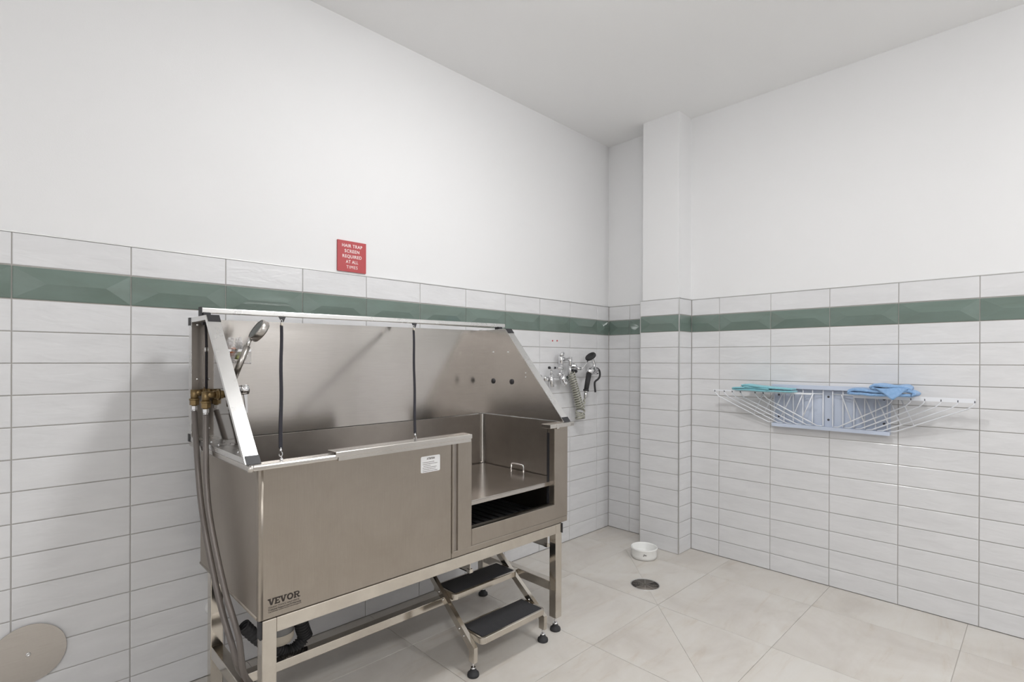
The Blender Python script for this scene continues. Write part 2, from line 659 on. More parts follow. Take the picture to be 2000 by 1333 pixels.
for i in range(len(fx) - 1):
    for j in range(len(fy) - 1):
        x1, x0 = fx[i] - fg, fx[i + 1] + fg
        y1, y0 = fy[j] - fg, fy[j + 1] + fg
        poly = [(x0, y0), (x1, y0), (x1, y1), (x0, y1)]
        if (i, j) == (1, 1):
            polys = cut_lines(poly, [line((fx[1], fy[1]), (fx[2], fy[2])), line((fx[2], fy[1]), (fx[1], fy[2]))])
            # leave the round hole for the drain: split each piece radially around it
            for p in polys:
                cc = V((sum(q[0] for q in p) / len(p), sum(q[1] for q in p) / len(p), 0))
                # bite the circle out of a piece that reaches into it
                res = []
                n = len(p)
                ccw = sum(p[k][0] * p[(k + 1) % n][1] - p[(k + 1) % n][0] * p[k][1] for k in range(n)) > 0
                pts = p if ccw else p[::-1]
                hits = False
                for k in range(n):
                    a = V((*pts[k], 0)); c = V((*pts[(k + 1) % n], 0))
                    ina = (a - DR).length < DRAD
                    if not ina:
                        res.append((a.x, a.y))
                    d = c - a; f0 = a - DR
                    A = d.dot(d); B = 2 * f0.dot(d); Cc = f0.dot(f0) - DRAD ** 2
                    disc = B * B - 4 * A * Cc
                    if disc > 0:
                        t0 = (-B - math.sqrt(disc)) / (2 * A); t1 = (-B + math.sqrt(disc)) / (2 * A)
                        if 0 < t0 < 1 and 0 < t1 < 1:
                            h0 = a + d * t0; h1 = a + d * t1
                            a0 = math.atan2(h0.y - DR.y, h0.x - DR.x); a1 = math.atan2(h1.y - DR.y, h1.x - DR.x)
                            # go round the circle clockwise (inside the piece)
                            left = V((-d.y, d.x, 0))
                            if a1 > a0:
                                aa = a1 - 2 * PI
                            else:
                                aa = a1
                            mid = (a0 + aa) / 2
                            if V((math.cos(mid), math.sin(mid), 0)).dot(left) < 0:
                                aa = aa + 2 * PI
                            for q in range(17):
                                an = a0 + (aa - a0) * q / 16
                                res.append((DR.x + DRAD * math.cos(an), DR.y + DRAD * math.sin(an)))
                            hits = True
                floor_piece_in = res if hits else list(pts)
                if hits:
                    cx = sum(q[0] for q in floor_piece_in) / len(floor_piece_in)
                    bb = MB(); nn = len(floor_piece_in)
                    vs = [(*q, -0.003) for q in floor_piece_in] + [(*q, 0.0) for q in floor_piece_in]
                    fs = [(k, (k + 1) % nn, nn + (k + 1) % nn, nn + k) for k in range(nn)]
                    fs.append([nn + k for k in range(nn)])
                    bb.add(vs, fs)
                    bb.build('floor_tile', M['floor'], floor, loc=(cc.x, cc.y, 0))
                else:
                    floor_piece(floor_piece_in)
        elif (i, j) == (2, 2):
            for p in cut_lines(poly, [line((fx[2], fy[2]), (fx[3], fy[3]))]):
                floor_piece(p)
        else:
            floor_piece(poly)

# unseen door added behind the camera, something dark for the steel to reflect
b = MB(); b.box(-2.6, -1.75, YB, YB + 0.03, 0.0, 1.92)
d1 = structure(b.build('added_door_1', M['door']))
b = MB(); b.cyl((-2.52, YB + .03, .95), (-2.52, YB + .08, .95), .012); b.cyl((-2.52, YB + .08, .95), (-2.42, YB + .08, .95), .01)
b.build('added_door_handle', M['chrome'], d1)

# ------------------------------------------------------------------ ceiling lamp by the tub, plus two added fill lamps
def ceiling_lamp(x, y, label, group=None, gain=1.0):
    t = thing('ceiling_lamp', label, 'lamp', (x, y, CEIL), group)
    b = MB(); b.lathe((x, y, CEIL), (0, 0, -1), [(0.0, 0.0), (0.150, 0.0), (0.150, 0.022), (0.140, 0.026), (0.135, 0.022)], 40)
    b.build('lamp_base', M['white_plastic'], t)
    b = MB(); b.lathe((x, y, CEIL), (0, 0, -1), [(0.135, 0.02), (0.133, 0.036), (0.120, 0.052), (0.07, 0.062), (0.0, 0.065)], 40)
    b.build('diffuser', mat_emit('lamp diffuser', (1.0, 1.0, 1.0), LAMP * gain), t)


ceiling_lamp(-1.78, -1.33, 'round white flush ceiling lamp, lit, the one nearest the tub', gain=.82)
ceiling_lamp(-1.10, -3.55, 'round white fill lamp added to the ceiling out of view, nearest the right wall', gain=1.0)  # added out of view to even out the room light
ceiling_lamp(-3.95, -3.20, 'round white fill lamp added to the ceiling out of view, farthest from the tub', gain=1.32)  # unseen extra lamp, added as fill from behind the camera


# ------------------------------------------------------------------ dog bathing tub
SH = True
tub = thing('dog_bathing_tub', 'stainless steel pet bathing tub with high splash panels on four legs', 'bathtub', (-2.035, -0.44, 0))
XB0, XB1 = -2.709, -1.362       # body outside
YF, YK = -0.730, -0.146         # front, back
ZB = 0.488

b = MB(SH)
b.box(XB0, -2.030, YF, YF + .010, ZB, 0.920, bev=0.004)                      # front sheet
b.cyl((XB0 + .010, YF + .010, ZB + .004), (XB0 + .010, YF + .010, 0.918), 0.0105, n=20)
b.build('front_panel', M['steel'], tub)
b = MB(SH)
b.box(XB0, XB0 + .009, YF + .006, YK, ZB, 0.915, bev=0.003)
b.cyl((XB0 + .004, YF + .010, ZB + .006), (XB0 + .004, YK, ZB + .006), 0.0065, n=12)
b.build('end_panel', M['steel'], tub)
b = MB(SH)
b.box(XB1 - .008, XB1, YF + .006, YK, ZB, 0.929, bev=0.0008)
b.build('end_panel', M['basin'], tub)
b = MB(SH)
b.box(XB0 + .008, XB1 - .008, YK - .008, YK, ZB, 0.928)
b.build('back_wall', M['basin'], tub)
b = MB(SH)
b.box(XB0 + .008, XB1 - .008, YF + .008, YK - .006, ZB, ZB + .008)
b.build('basin_floor', M['basin'], tub)
b = MB(SH)                                                                     # strip under the sill, corner
b.box(-2.030, XB1, YF, YF + .010, ZB, 0.5125, bev=0.003)
b.build('lower_strip', M['steel'], tub)
# rounded vertical inner corner at the far right
b = MB(SH)
r = 0.022; cx_, cy_ = XB1 - .008 - r, YK - .008 - r
ring = [(cx_ + r * math.cos(a), cy_ + r * math.sin(a)) for a in [i * PI / 2 / 10 for i in range(11)]]
b.add([(x, y, z) for z in (ZB, 0.930) for x, y in ring], [(i, i + 1, 11 + i + 1, 11 + i) for i in range(10)], 0, True)
b.build('inner_corner', M['rim'], tub)
# door guide channel and gate post
b = MB(SH)
b.box(-2.0305, -2.0225, YF - .004, YF + .008, 0.508, 0.919, bev=.0015)
b.build('guide_channel', M['steel'], tub)
b = MB(SH)
b.box(-2.0225, -2.004, YF + .003, YF + .008, 0.508, 0.919)
b.build('channel_recess', M['basin'], tub)
b = MB(SH)
b.box(-2.004, -1.9375, YF - .004, YF + .006, 0.512, 0.924, bev=0.002)
b.box(-1.9435, -1.9375, YF + .002, YF + .035, 0.512, 0.924)
b.build('gate_post', M['steel'], tub)
b = MB(SH)
b.box(-1.9365, -1.4525, YF - .004, YF + .004, 0.514, 0.5775, bev=0.002)
b.box(-1.9365, -1.4525, YF + .002, YF + .034, 0.571, 0.5765)
b.build('sill', M['steel'], tub)
b = MB(SH)
b.box(-1.4525, XB1, YF - .0005, YF + .010, 0.5125, 0.918, bev=0.002)
b.box(-1.4535, -1.4455, YF + .002, YF + .040, 0.577, 0.925)
b.build('gate_post', M['steel'], tub)
b = MB(SH)
b.box(-1.4555, -1.4525, YF + .030, YF + .044, 0.577, 0.890)
b.box(-1.4530, -1.4460, YF + .036, YF + .044, 0.577, 0.905)
b.build('door_seal', M['black'], tub)

# rim
b = MB(SH)
b.box(-2.740, -2.700, -0.7405, -0.125, 0.9135, 0.9310, bev=0.004)
b.box(-2.738, -2.480, -0.745, -0.700, 0.9135, 0.9305, bev=0.005)
b.cyl((-2.732, -0.737, 0.9125), (-2.732, -0.737, 0.9305), 0.0095, n=16)
b.build('rim', M['rim'], tub)
b = MB(SH)
b.box(-2.490, -1.947, -0.748, -0.690, 0.9345, 0.9385, bev=0.0018)
b.box(-2.490, -1.947, -0.748, -0.743, 0.9215, 0.9380, bev=0.0018)
b.build('rim_cap', M['rim'], tub)
b = MB(SH)
b.box(-2.480, -1.950, -0.744, -0.715, 0.9100, 0.9345)
b.build('rim_core', M['rim'], tub)
b = MB(SH)
b.box(-1.497, -1.332, -0.745, -0.690, 0.9155, 0.9330, bev=0.0015)
b.box(-1.455, -1.439, -0.747, -0.735, 0.9105, 0.9325, bev=0.002)
b.box(-1.3615, -1.332, -0.745, -0.125, 0.9155, 0.9310, bev=0.003)
b.build('rim', M['rim'], tub)
b = MB(SH)
b.box(-2.700, -1.370, -0.152, -0.122, 0.9135, 0.9290)
b.build('rim', M['rim'], tub)
# splash panels
b = MB(SH)
b.box(-2.700, -1.3705, -0.1525, -0.1495, 0.9325, 1.3660)
b.build('back_panel', M['steelh'], tub)
OUT = [(-0.120, 0.9315), (-0.120, 1.3690), (-0.3257, 1.3690), (-0.7185, 0.9315)]


def inset(poly, ds):
    n = len(poly); res = []
    L = []
    for i in range(n):
        p = V(poly[i]); q = V(poly[(i + 1) % n]); d = (q - p).normalized()
        nn = V((-d.y, d.x))
        cen = V((sum(a[0] for a in poly) / n, sum(a[1] for a in poly) / n))
        if nn.dot(cen - p) < 0:
            nn = -nn
        L.append((p + nn * ds[i], d))
    for i in range(n):
        p, d = L[i - 1]; q, e = L[i]
        den = d.x * e.y - d.y * e.x
        t = ((q.x - p.x) * e.y - (q.y - p.y) * e.x) / den
        res.append(tuple(p + d * t))
    return res


def frame_bars(x0, x1, ds, b):
    inn = inset(OUT, ds)
    n = 4
    vs = [(x, *p) for x in (x0, x1) for p in OUT] + [(x, *p) for x in (x0, x1) for p in inn]
    fs = []
    for i in range(n):
        j = (i + 1) % n
        fs += [(i, j, 8 + j, 8 + i), (4 + i, 12 + i, 12 + j, 4 + j), (i, 4 + i, 4 + j, j), (8 + i, 8 + j, 12 + j, 12 + i)]
    b.add(vs, fs)


def caps(x0, x1, parent, w=0.016):
    o2 = inset(OUT, [-.0016] * 4)
    i2 = inset(OUT, [w] * 4)
    D = (V((0, *OUT[3])) - V((0, *OUT[2]))).normalized()
    Nn = V((0, -D.z, D.y)); Nn = Nn if Nn.y > 0 else -Nn
    A = V((0, *o2[2])); B_ = V((0, *o2[3]))
    shapes = [[(-0.1184, 1.3706), (-0.1184, 1.343), (-0.140, 1.343), (-0.140, 1.3706)],
              [(-0.1184, 0.9300), (-0.1184, 0.957), (-0.140, 0.957), (-0.140, 0.9300)],
              [(p.y, p.z) for p in (A + V((0, 0.010, 0)), A, A + D * 0.030, A + D * 0.030 + Nn * (w - .002), V((0, *i2[2])) + V((0, .0, .002)), A + V((0, 0.010, -w)))],
              [(p.y, p.z) for p in (B_ + V((0, .030, 0)), B_, B_ - D * 0.030, B_ - D * 0.030 + Nn * (w - .002), V((0, *i2[3])), B_ + V((0, .030, w - .002)))]]
    for k, sh in enumerate(shapes):
        b = MB(SH)
        xa = x0 - .006 if (k < 2 and x0 < -2) else x0
        b.prism([(xa, *p) for p in sh], (x1 - xa, 0, 0))
        b.build('corner_cap', M['black'], parent)


sp = MB(SH)
inn = inset(OUT, [.002] * 4)
sp.prism([(-2.7040, *p) for p in inn], (0.003, 0, 0))
side_l = sp.build('side_panel', M['mirror'], tub)
b = MB(SH); frame_bars(-2.740, -2.700, [.034, .016, .012, .016], b)
b.build('panel_frame', M['alu'], side_l)
caps(-2.7365, -2.6985, side_l)
b = MB(SH); b.box(-2.7385, -2.7045, -0.1552, -0.1538, 0.948, 1.352)  # dark sheet over the bar's inner face, paints in its dark reflection
b.build('dark_reflection', M['basin'], side_l)
for z in (1.345, 1.152, 0.975):
    b = MB(SH); b.lathe((-2.722, -0.1552, z), (0, -1, 0), [(0.0045, 0), (0.0045, .002), (0.003, .0035), (0, .004)], 12)
    b.build('bolt', M['chrome'], side_l)
for y in (-.33, -.41, -.60):
    b = MB(SH); b.lathe((-2.722, y, 0.947), (0, 0, 1), [(0.0035, 0), (0.0035, .002), (0.002, .004), (0, .0045)], 10)
    b.build('bolt', M['chrome'], side_l)

sp = MB(SH)
sp.prism([(-1.3720, *p) for p in inn], (0.003, 0, 0))
side_r = sp.build('side_panel', M['steelh'], tub)
b = MB(SH); frame_bars(-1.3735, -1.330, [.030, .0022, .0032, .0004], b)
b.build('panel_frame', M['alu'], side_r)
caps(-1.3705, -1.3285, side_r, .010)
for y, z in ((-.2355, 1.104), (-.3738, 1.104)):
    b = MB(SH); b.lathe((-1.3722, y, z), (-1, 0, 0), [(0.0135, 0), (0.0135, .003), (0.010, .006), (0, .006)], 20)
    b.build('hole_plug', M['black'], side_r)
for y, z, a, c in ((-.2351, 1.2535, .0055, .0035), (-.3471, 1.2525, .0055, .0035), (-.4708, 1.150, .0025, .003), (-.4709, 1.130, .0025, .003)):
    b = MB(SH); b.box(-1.3732, -1.3716, y - a, y + a, z - c, z + c)  # white tabs in place of open slots, bright tile behind put into the colour
    b.build('bright_slot', M['white_plastic'], side_r)

# grooming rail over the panels
b = MB(SH)
b.box(-2.735, -1.312, -0.262, -0.240, 1.3800, 1.3985, bev=0.003)
rail = b.build('grooming_rail', M['alu'], tub)
b = MB(SH); b.box(-2.739, -2.734, -0.264, -0.238, 1.370, 1.4005)
b.build('end_cap', M['black'], rail)
for x in (-2.72, -1.35):
    b = MB(SH); b.box(x - .012, x + .012, -0.268, -0.234, 1.3695, 1.382, bev=.002)
    b.build('rail_clamp', M['black'], rail)

# printed logo and sticker
LX0, LZ0 = -2.6835, 0.5265
LYF = YF - 0.0006


def quad2(b, pts, x0, z0, y, t=0.0003, mi=0):
    t += 0.00002 * (len(b.f) % 23)        # each stroke its own thickness, so no two faces coincide
    b.prism([(x0 + p[0], y, z0 + p[1]) for p in pts], (0, -t, 0), mi)


def slab_word(b, x0, z0, h, y):
    """the slab lettering VEVOR drawn as strokes, height h"""
    u = h
    def R(x, a, z, c, d):
        quad2(b, [(x + a * u, z * u), (x + c * u, z * u), (x + c * u, d * u), (x + a * u, d * u)], x0, z0, y)
    def Vee(x):
        quad2(b, [(x + 0.10 * u, u), (x + 0.36 * u, u), (x + 0.60 * u, .25 * u), (x + 0.60 * u, 0), (x + 0.42 * u, 0)], x0, z0, y)
        quad2(b, [(x + 1.0 * u, u), (x + 0.80 * u, u), (x + 0.52 * u, .10 * u), (x + .60 * u, 0), (x + 0.68 * u, 0)], x0, z0, y)
        R(x, 0.0, 0.86, 0.46, 1.0); R(x, 0.70, 0.86, 1.10, 1.0)
    def Ee(x):
        R(x, .10, 0, .32, 1); R(x, 0, 0, .80, .15); R(x, 0, .85, .80, 1); R(x, .3, .43, .62, .57)
        R(x, .68, .0, .80, .30); R(x, .68, .70, .80, 1)
    def Oh(x):
        n = 18
        for i in range(n):
            a0, a1 = 2 * PI * i / n, 2 * PI * (i + 1) / n
            c = lambda a, rr, rz: (x + (.5 + rr * math.cos(a)) * u, (.5 + rz * math.sin(a)) * u)
            quad2(b, [c(a0, .50, .53), c(a1, .50, .53), c(a1, .28, .33), c(a0, .28, .33)], x0, z0, y)
    def Ar(x):
        R(x, .10, 0, .32, 1); R(x, 0, 0, .42, .14); R(x, 0, .86, .62, 1); R(x, .3, .42, .62, .56)
        n = 8
        for i in range(n):
            a0, a1 = -PI / 2 + PI * i / n, -PI / 2 + PI * (i + 1) / n
            c = lambda a, rr, rz: (x + (.60 + rr * math.cos(a)) * u, (.71 + rz * math.sin(a)) * u)
            quad2(b, [c(a0, .32, .29), c(a1, .32, .29), c(a1, .12, .15), c(a0, .12, .15)], x0, z0, y)
        quad2(b, [(x + .45 * u, .44 * u), (x + .66 * u, .44 * u), (x + .92 * u, 0), (x + .68 * u, 0)], x0, z0, y)
        R(x, .66, 0, 1.02, .14)
    Vee(0); Ee(1.06 * u); Vee(1.84 * u); Oh(2.98 * u); Ar(4.05 * u)


def text_mesh(body, size, align='CENTER', bold=0.0, space=1.0):
    cu = bpy.data.curves.new('lettering', 'FONT')
    cu.body = body; cu.size = size; cu.align_x = align; cu.offset = bold
    cu.space_character = space
    cu.extrude = 0.0002
    ob = bpy.data.objects.new('lettering', cu)
    C.objects.link(ob)
    bpy.context.view_layer.update()
    dg = bpy.context.evaluated_depsgraph_get()
    me = bpy.data.meshes.new_from_object(ob.evaluated_get(dg))
    bpy.data.objects.remove(ob)
    vs = [v.co.copy() for v in me.vertices]
    fs = [list(p.vertices) for p in me.polygons]
    bpy.data.meshes.remove(me)
    return vs, fs


def put_text(b, body, size, x, z, y, width=None, align='CENTER', bold=0.0, space=1.0):
    """lettering on a wall facing -y; x,z in plan units"""
    vs, fs = text_mesh(body, size, align, bold, space)
    k = 1.0
    if width:
        w0 = max(v.x for v in vs) - min(v.x for v in vs)
        k = width / w0
    b.add([(x + v.x * k, y - v.z, z + v.y) for v in vs], fs)


b = MB(SH)
slab_word(b, LX0, LZ0, 0.0180, LYF)
b.build('printed_logo', M['ink'], tub)
b = MB(SH)
put_text(b, 'TOUGH TOOLS, HALF PRICE', 0.0068, LX0 + .001, .5175, LYF, .088, 'LEFT')
put_text(b, 'Technical Support and E-Warranty', 0.0064, LX0 + .001, .5110, LYF, .094, 'LEFT', .0002)
put_text(b, 'Certificate www.vevor.com/support', 0.0056, LX0 + .001, .5055, LYF, .094, 'LEFT')
b.build('printed_logo', M['ink2'], tub)
b = MB(SH)
pts = []
for (cx, cz, a0) in ((-2.0905, .874, 0), (-2.1635, .874, 90), (-2.1635, .827, 180), (-2.0905, .827, 270)):
    for k in range(5):
        a = math.radians(a0 + k * 22.5)
        pts.append((cx + .005 * math.cos(a), YF - .0004, cz + .005 * math.sin(a)))
b.prism(pts, (0, -.0006, 0))
stk = b.build('notice_sticker', M['paper'], tub)
stk['label'] = 'white sticker headed ATTENTION'
b = MB(SH)
put_text(b, 'ATTENTION', 0.0095, -2.126, .8665, YF - .0011, .034, 'CENTER', .0003)
rr = random.Random(3)
for k, (wd, ind) in enumerate(((.050, 0), (.064, 0), (.030, .004), (.060, 0), (.056, 0), (.064, 0))):
    x = -2.161 + ind; z = .8575 - k * .0062
    end = x + wd
    while x < end:
        w_ = rr.uniform(.003, .008)
        b.box(x, min(x + w_, end), YF - .0014, YF - .001, z - .0008, z + .0008)
        x += w_ + .0013
b.build('sticker_print', M['ink2'], stk)

# legs, beams, braces
LEGX = (-2.678, -1.421)
LEGY = (-0.710, -0.215)
for iy, y in enumerate(LEGY):
    for x in LEGX:
        b = MB()
        b.box(x - .020, x + .020, y - .020, y + .020, 0.062, 0.4865, bev=0.0025)
        leg = b.build('leg', M['bar'], tub)
        b = MB()
        b.cyl((x, y, .0265), (x, y, .066), .0045, n=10)
        b.cyl((x, y, .0265), (x, y, .0345), .0100, n=16)
        b.build('foot_stem', M['chrome'], leg)
        b = MB()
        b.lathe((x, y, 0), (0, 0, 1), [(0.0, 0.0005), (0.0235, .0005), (0.0245, .005), (0.0228, .0125), (0.0150, .0175), (0.0128, .0235), (0.0118, .0265), (0, .0265)], 24)
        b.build('foot', M['rubber'], leg)
x0, x1 = LEGX
b = MB(); b.box(x0 + .020, x1 - .020, -0.730, -0.690, 0.4445, 0.4865, bev=.002)
b.build('beam', M['bar'], tub)
b = MB(); b.box(x0 + .020, x1 - .020, -0.233, -0.197, 0.4445, 0.4865, bev=.002)
b.build('beam', M['bar'], tub)
for x in LEGX:
    b = MB(); b.box(x - .0185, x + .0185, LEGY[0] + .020, LEGY[1] - .020, 0.180, 0.2215, bev=.002)
    b.build('brace', M['bar'], tub)
b = MB(); b.box(x0 + .0185, x1 - .0185, -0.490, -0.456, 0.189, 0.2215, bev=.002)
b.build('brace', M['bar'], tub)
for x in (-2.58, -1.50):
    b = MB(); b.box(x - .015, x + .015, -0.690, -0.233, 0.455, 0.487)
    b.build('beam', M['bar'], tub)
# slide rails of the steps, hanging under the beams
for x, z0, yf in ((-1.882, .3735, -.660), (-1.478, .3905, -.712)):
    b = MB()
    b.box(x - .002, x + .002, yf, -0.24, z0, 0.455)
    b.box(x - .002, x + .016, yf, -0.24, z0, z0 + .004)
    b.box(x - .004, x + .012, yf - .001, yf + .018, z0 - .001, z0 + .014)
    b.build('slide_rail', M['bar'], tub)
b = MB()
b.box(-1.404, -1.400, -.735, -.715, .443, .486)
b.build('leg_shim', M['black'], tub)
b = MB()
b.box(-2.7035, -2.699, -.729, -.705, .435, .486)
b.build('leg_shim', M['black'], tub)
# drain trap and corrugated hose
b = MB()
b.lathe((-2.548, -0.45, 0.488), (0, 0, -1), [(0.030, 0), (0.030, .06), (0.047, .075), (0.047, .185), (0.040, .215), (0.030, .222), (0, .222)], 24)
b.build('drain_trap', M['grey_plastic'], tub)
b = MB()
b.lathe((-2.548, -0.45, 0.305), (0, 0, -1), [(0.0485, 0), (0.0485, .018), (0.042, .034), (0, .040)], 24)
b.build('trap_cap', M['cream'], tub)


def corrugated(pts, r, pitch, b):
    P = catmull([V(p) for p in pts], 60)
    acc = 0; out = [P[0]]
    for a, c in zip(P[:-1], P[1:]):
        acc += (c - a).length
        if acc >= pitch / 4:
            out.append(c); acc = 0
    rad = [r, r * .86, r * .86, r][:4]
    n = 14
    s = None; vs = []
    for k, p in enumerate(out):
        d = (out[min(k + 1, len(out) - 1)] - out[max(k - 1, 0)]).normalized()
        if s is None:
            t = V((0, 1, 0)) if abs(d.y) < .9 else V((1, 0, 0))
            s = d.cross(t).normalized()
        s = (s - d * s.dot(d)).normalized(); u = d.cross(s)
        rr_ = r if (k % 4) in (0, 1) else r * .84
        for i in range(n):
            an = 2 * PI * i / n
            vs.append(p + (s * math.cos(an) + u * math.sin(an)) * rr_)
    fs = [(k * n + i, k * n + (i + 1) % n, (k + 1) * n + (i + 1) % n, (k + 1) * n + i) for k in range(len(out) - 1) for i in range(n)]
    b.add(vs, fs, 0, False)
    b.f.append([i for i in range(n)]); b.mi.append(0); b.sm.append(False)


b = MB()
corrugated([(-2.4850, -.45, .47), (-2.4795, -.45, .40), (-2.473, -.45, .31), (-2.455, -.448, .250)], .0245, .0078, b)
corrugated([(-2.462, -.448, .246), (-2.495, -.445, .222), (-2.530, -.44, .226), (-2.60, -.44, .285), (-2.660, -.445, .362)], .0210, .0078, b)
b.build('drain_hose', M['rubber'], tub)
b = MB()
for k in range(12):
    x = -1.93 + k * .045
    b.box(x, x + .026, -.70, -.17, .512, .520)
for y in (-.69, -.45, -.20):
    b.box(-1.95, -1.385, y - .01, y + .01, .505, .512)
gr = b.build('floor_grate', M['rubber'], tub)

# ------------------------------------------------------------------ raised floor of the tub
plat = thing('grooming_platform', 'steel platform plate laid inside the open end of the tub', 'platform', (-1.67, -.43, .663))
b = MB(SH)
b.box(-2.040, -1.378, -0.700, -0.168, 0.6685, 0.6735, bev=.0015)
b.box(-2.040, -1.378, -0.700, -0.694, 0.6545, 0.6725, bev=.0015)
b.box(-2.036, -1.384, -0.690, -0.180, 0.6600, 0.6690)
b.build('plate', M['plate'], plat)
b = MB(SH)
b.tube([(-1.392, -.393, .672), (-1.392, -.393, .700), (-1.393, -.400, .7065), (-1.395, -.425, .7075), (-1.397, -.468, .7075), (-1.398, -.478, .7065), (-1.398, -.484, .700), (-1.398, -.484, .672)], .0045, 10)
b.build('handle', M['chrome'], plat)
for x, y in ((-1.41, -.53), (-1.43, -.20)):
    b = MB(SH); b.cyl((x, y, .60), (x, y, .66), .008)
    b.build('support', M['bar'], plat)
for x in (-2.02, -1.40):
    for y in (-.68, -.19):
        b = MB(SH)
        b.box(x - .012, x + .012, y - .012, y + .012, .5125, .6605)
        b.build('support', M['bar'], plat)

# ------------------------------------------------------------------ slide-out steps
steps = thing('slide_out_steps', 'two black-topped steel steps sloping down under the tub opening', 'steps', (-1.72, -.70, 0))
for sx, x0, x1 in ((0, -1.921, -1.903), (1, -1.540, -1.522)):
    dy = 0.0 if sx == 0 else -.018
    prof = [(-.270, .4300), (-.302, .4300), (-.7305 + dy, .1130), (-.7305 + dy, .0540), (-.7000 + dy, .0540), (-.7000 + dy, .0960)]
    b = MB()
    b.prism([(x0, *p) for p in prof], (x1 - x0, 0, 0))
    bar_ = b.build('side_rail', M['bar'], steps)
    for yy, zz in ((-.505 + dy, .262), (-.533 + dy, .2385), (-.640 + dy, .1590), (-.668 + dy, .140)):
        b = MB(); b.lathe((x0, yy, zz), (-1, 0, 0), [(0.0045, 0), (0.0045, .002), (0, .003)], 10)
        b.build('rivet', M['chrome'], bar_)
    xc = (x0 + x1) / 2; yc = -.7155 + dy
    b = MB(); b.cyl((xc, yc, .0265), (xc, yc, .058), .004, n=10); b.cyl((xc, yc, .0265), (xc, yc, .034), .0092, n=16)
    b.build('foot_stem', M['chrome'], bar_)
    b = MB(); b.lathe((xc, yc, 0), (0, 0, 1), [(0.0, 0.0005), (0.0225, .0005), (0.0235, .005), (0.0218, .0125), (0.0145, .0175), (0.0123, .0235), (0.0113, .0265), (0, .0265)], 24)
    b.build('foot', M['rubber'], bar_)


def tread(y0, y1, z, label=None):
    xa, xb = -1.9025, -1.5405
    R_ = 0.018
    def outline(i):
        pts = []
        for (cx, cy, a0) in ((xb - R_, y1 + .0, 0), (xa + R_, y1 + .0, 90)):
            pass
        pts = [(xb - i, y1 - i), (xa + i, y1 - i)]
        for (cx, a0) in ((xa + R_, 180), (xb - R_, 270)):
            for k in range(6):
                a = math.radians(a0 + k * 18)
                pts.append((cx + (R_ - i) * math.cos(a), y0 + R_ + (R_ - i) * math.sin(a)))
        return pts
    b = MB()
    n = len(outline(0))
    vs = [(x, y, z - .024) for x, y in outline(0)] + [(x, y, z - .002) for x, y in outline(0)] + [(x, y, z) for x, y in outline(.002)] + [(x, y, z) for x, y in outline(.010)] + [(x, y, z - .003) for x, y in outline(.011)]
    fs = [list(range(n))]
    for q in range(4):
        fs += [(q * n + i, q * n + (i + 1) % n, (q + 1) * n + (i + 1) % n, (q + 1) * n + i) for i in range(n)]
    fs.append([4 * n + i for i in range(n)])
    b.add(vs, fs)
    t = b.build('tread', M['bar'], steps)
    b = MB()
    b.box(xa + .014, xb - .013, y0 + .013, y1 - .011, z - .003, z + .0015, bev=.001)
    b.build('tread_pad', M['tread'], t)


tread(-.757, -.612, .1530)
tread(-.586, -.447, .2680)
b = MB(); b.cyl((-1.92, -.30, .415), (-1.522, -.30, .415), .006)
b.build('hinge_rod', M['bar'], steps)

# ------------------------------------------------------------------ restraint straps on the rail
def strap(p0, p1, label, group):
    p0 = V(p0); p1 = V(p1)
    t = thing('restraint_strap', label, 'strap', p1, group)
    d = (p1 - p0).normalized()
    side = V((1, 0.25, 0)).normalized()
    b = MB(SH)
    b.prism([p0 + V((-.013, -.004, .001)), p0 + V((.013, -.004, .001)), p0 + V((.004, -.006, -.019)), p0 + V((-.003, -.006, -.019))], (0, -.004, 0))
    b.build('rail_loop', M['black'], t)
    q = p0 + d * .028
    b = MB(SH)
    b.tube([q + V((.004 * math.cos(a), 0, .009 * math.sin(a))) for a in [k * PI / 5 for k in range(10)]], .0014, 6, closed=True)
    b.build('ring', M['chrome'], t)
    b = MB(SH); b.bar(p0 + d * .038, p0 + d * .052, .0095, .006, side)
    b.build('crimp', M['cream'], t)
    b = MB(SH)
    L = (p1 - p0).length - .035
    N = 14
    a0 = .050
    for k in range(N):
        s0 = a0 + (L - a0) * k / N; s1 = a0 + (L - a0) * (k + 1) / N
        o0 = V((math.sin(k * .9) * .0010, 0, 0)); o1 = V((math.sin((k + 1) * .9) * .0010, 0, 0))
        b.bar(p0 + d * s0 + o0, p0 + d * (s1 + .001) + o1, .0108, .0032, V((0, 1, 0)))
    b.build('webbing', M['webbing'], t)
    b = MB(SH)
    q = p1 - d * .034
    b.cyl(q, q + d * .012, .0035, n=10)
    b.tube([q + d * .012, q + d * .018 + V((.005, 0, 0)), q + d * .026 + V((.005, 0, 0)), q + d * .033, q + d * .027 - V((.004, 0, 0)), q + d * .020 - V((.004, 0, 0))], .0017, 6)
    b.build('snap_hook', M['chrome'], t)
    b = MB(SH); b.lathe(p1 + V((0, -.006, -.006)), (0, 0, 1), [(0.005, 0), (0.005, .004), (0.002, .006), (0.002, .012), (0, .013)], 10)
    b.build('anchor', M['chrome'], t)


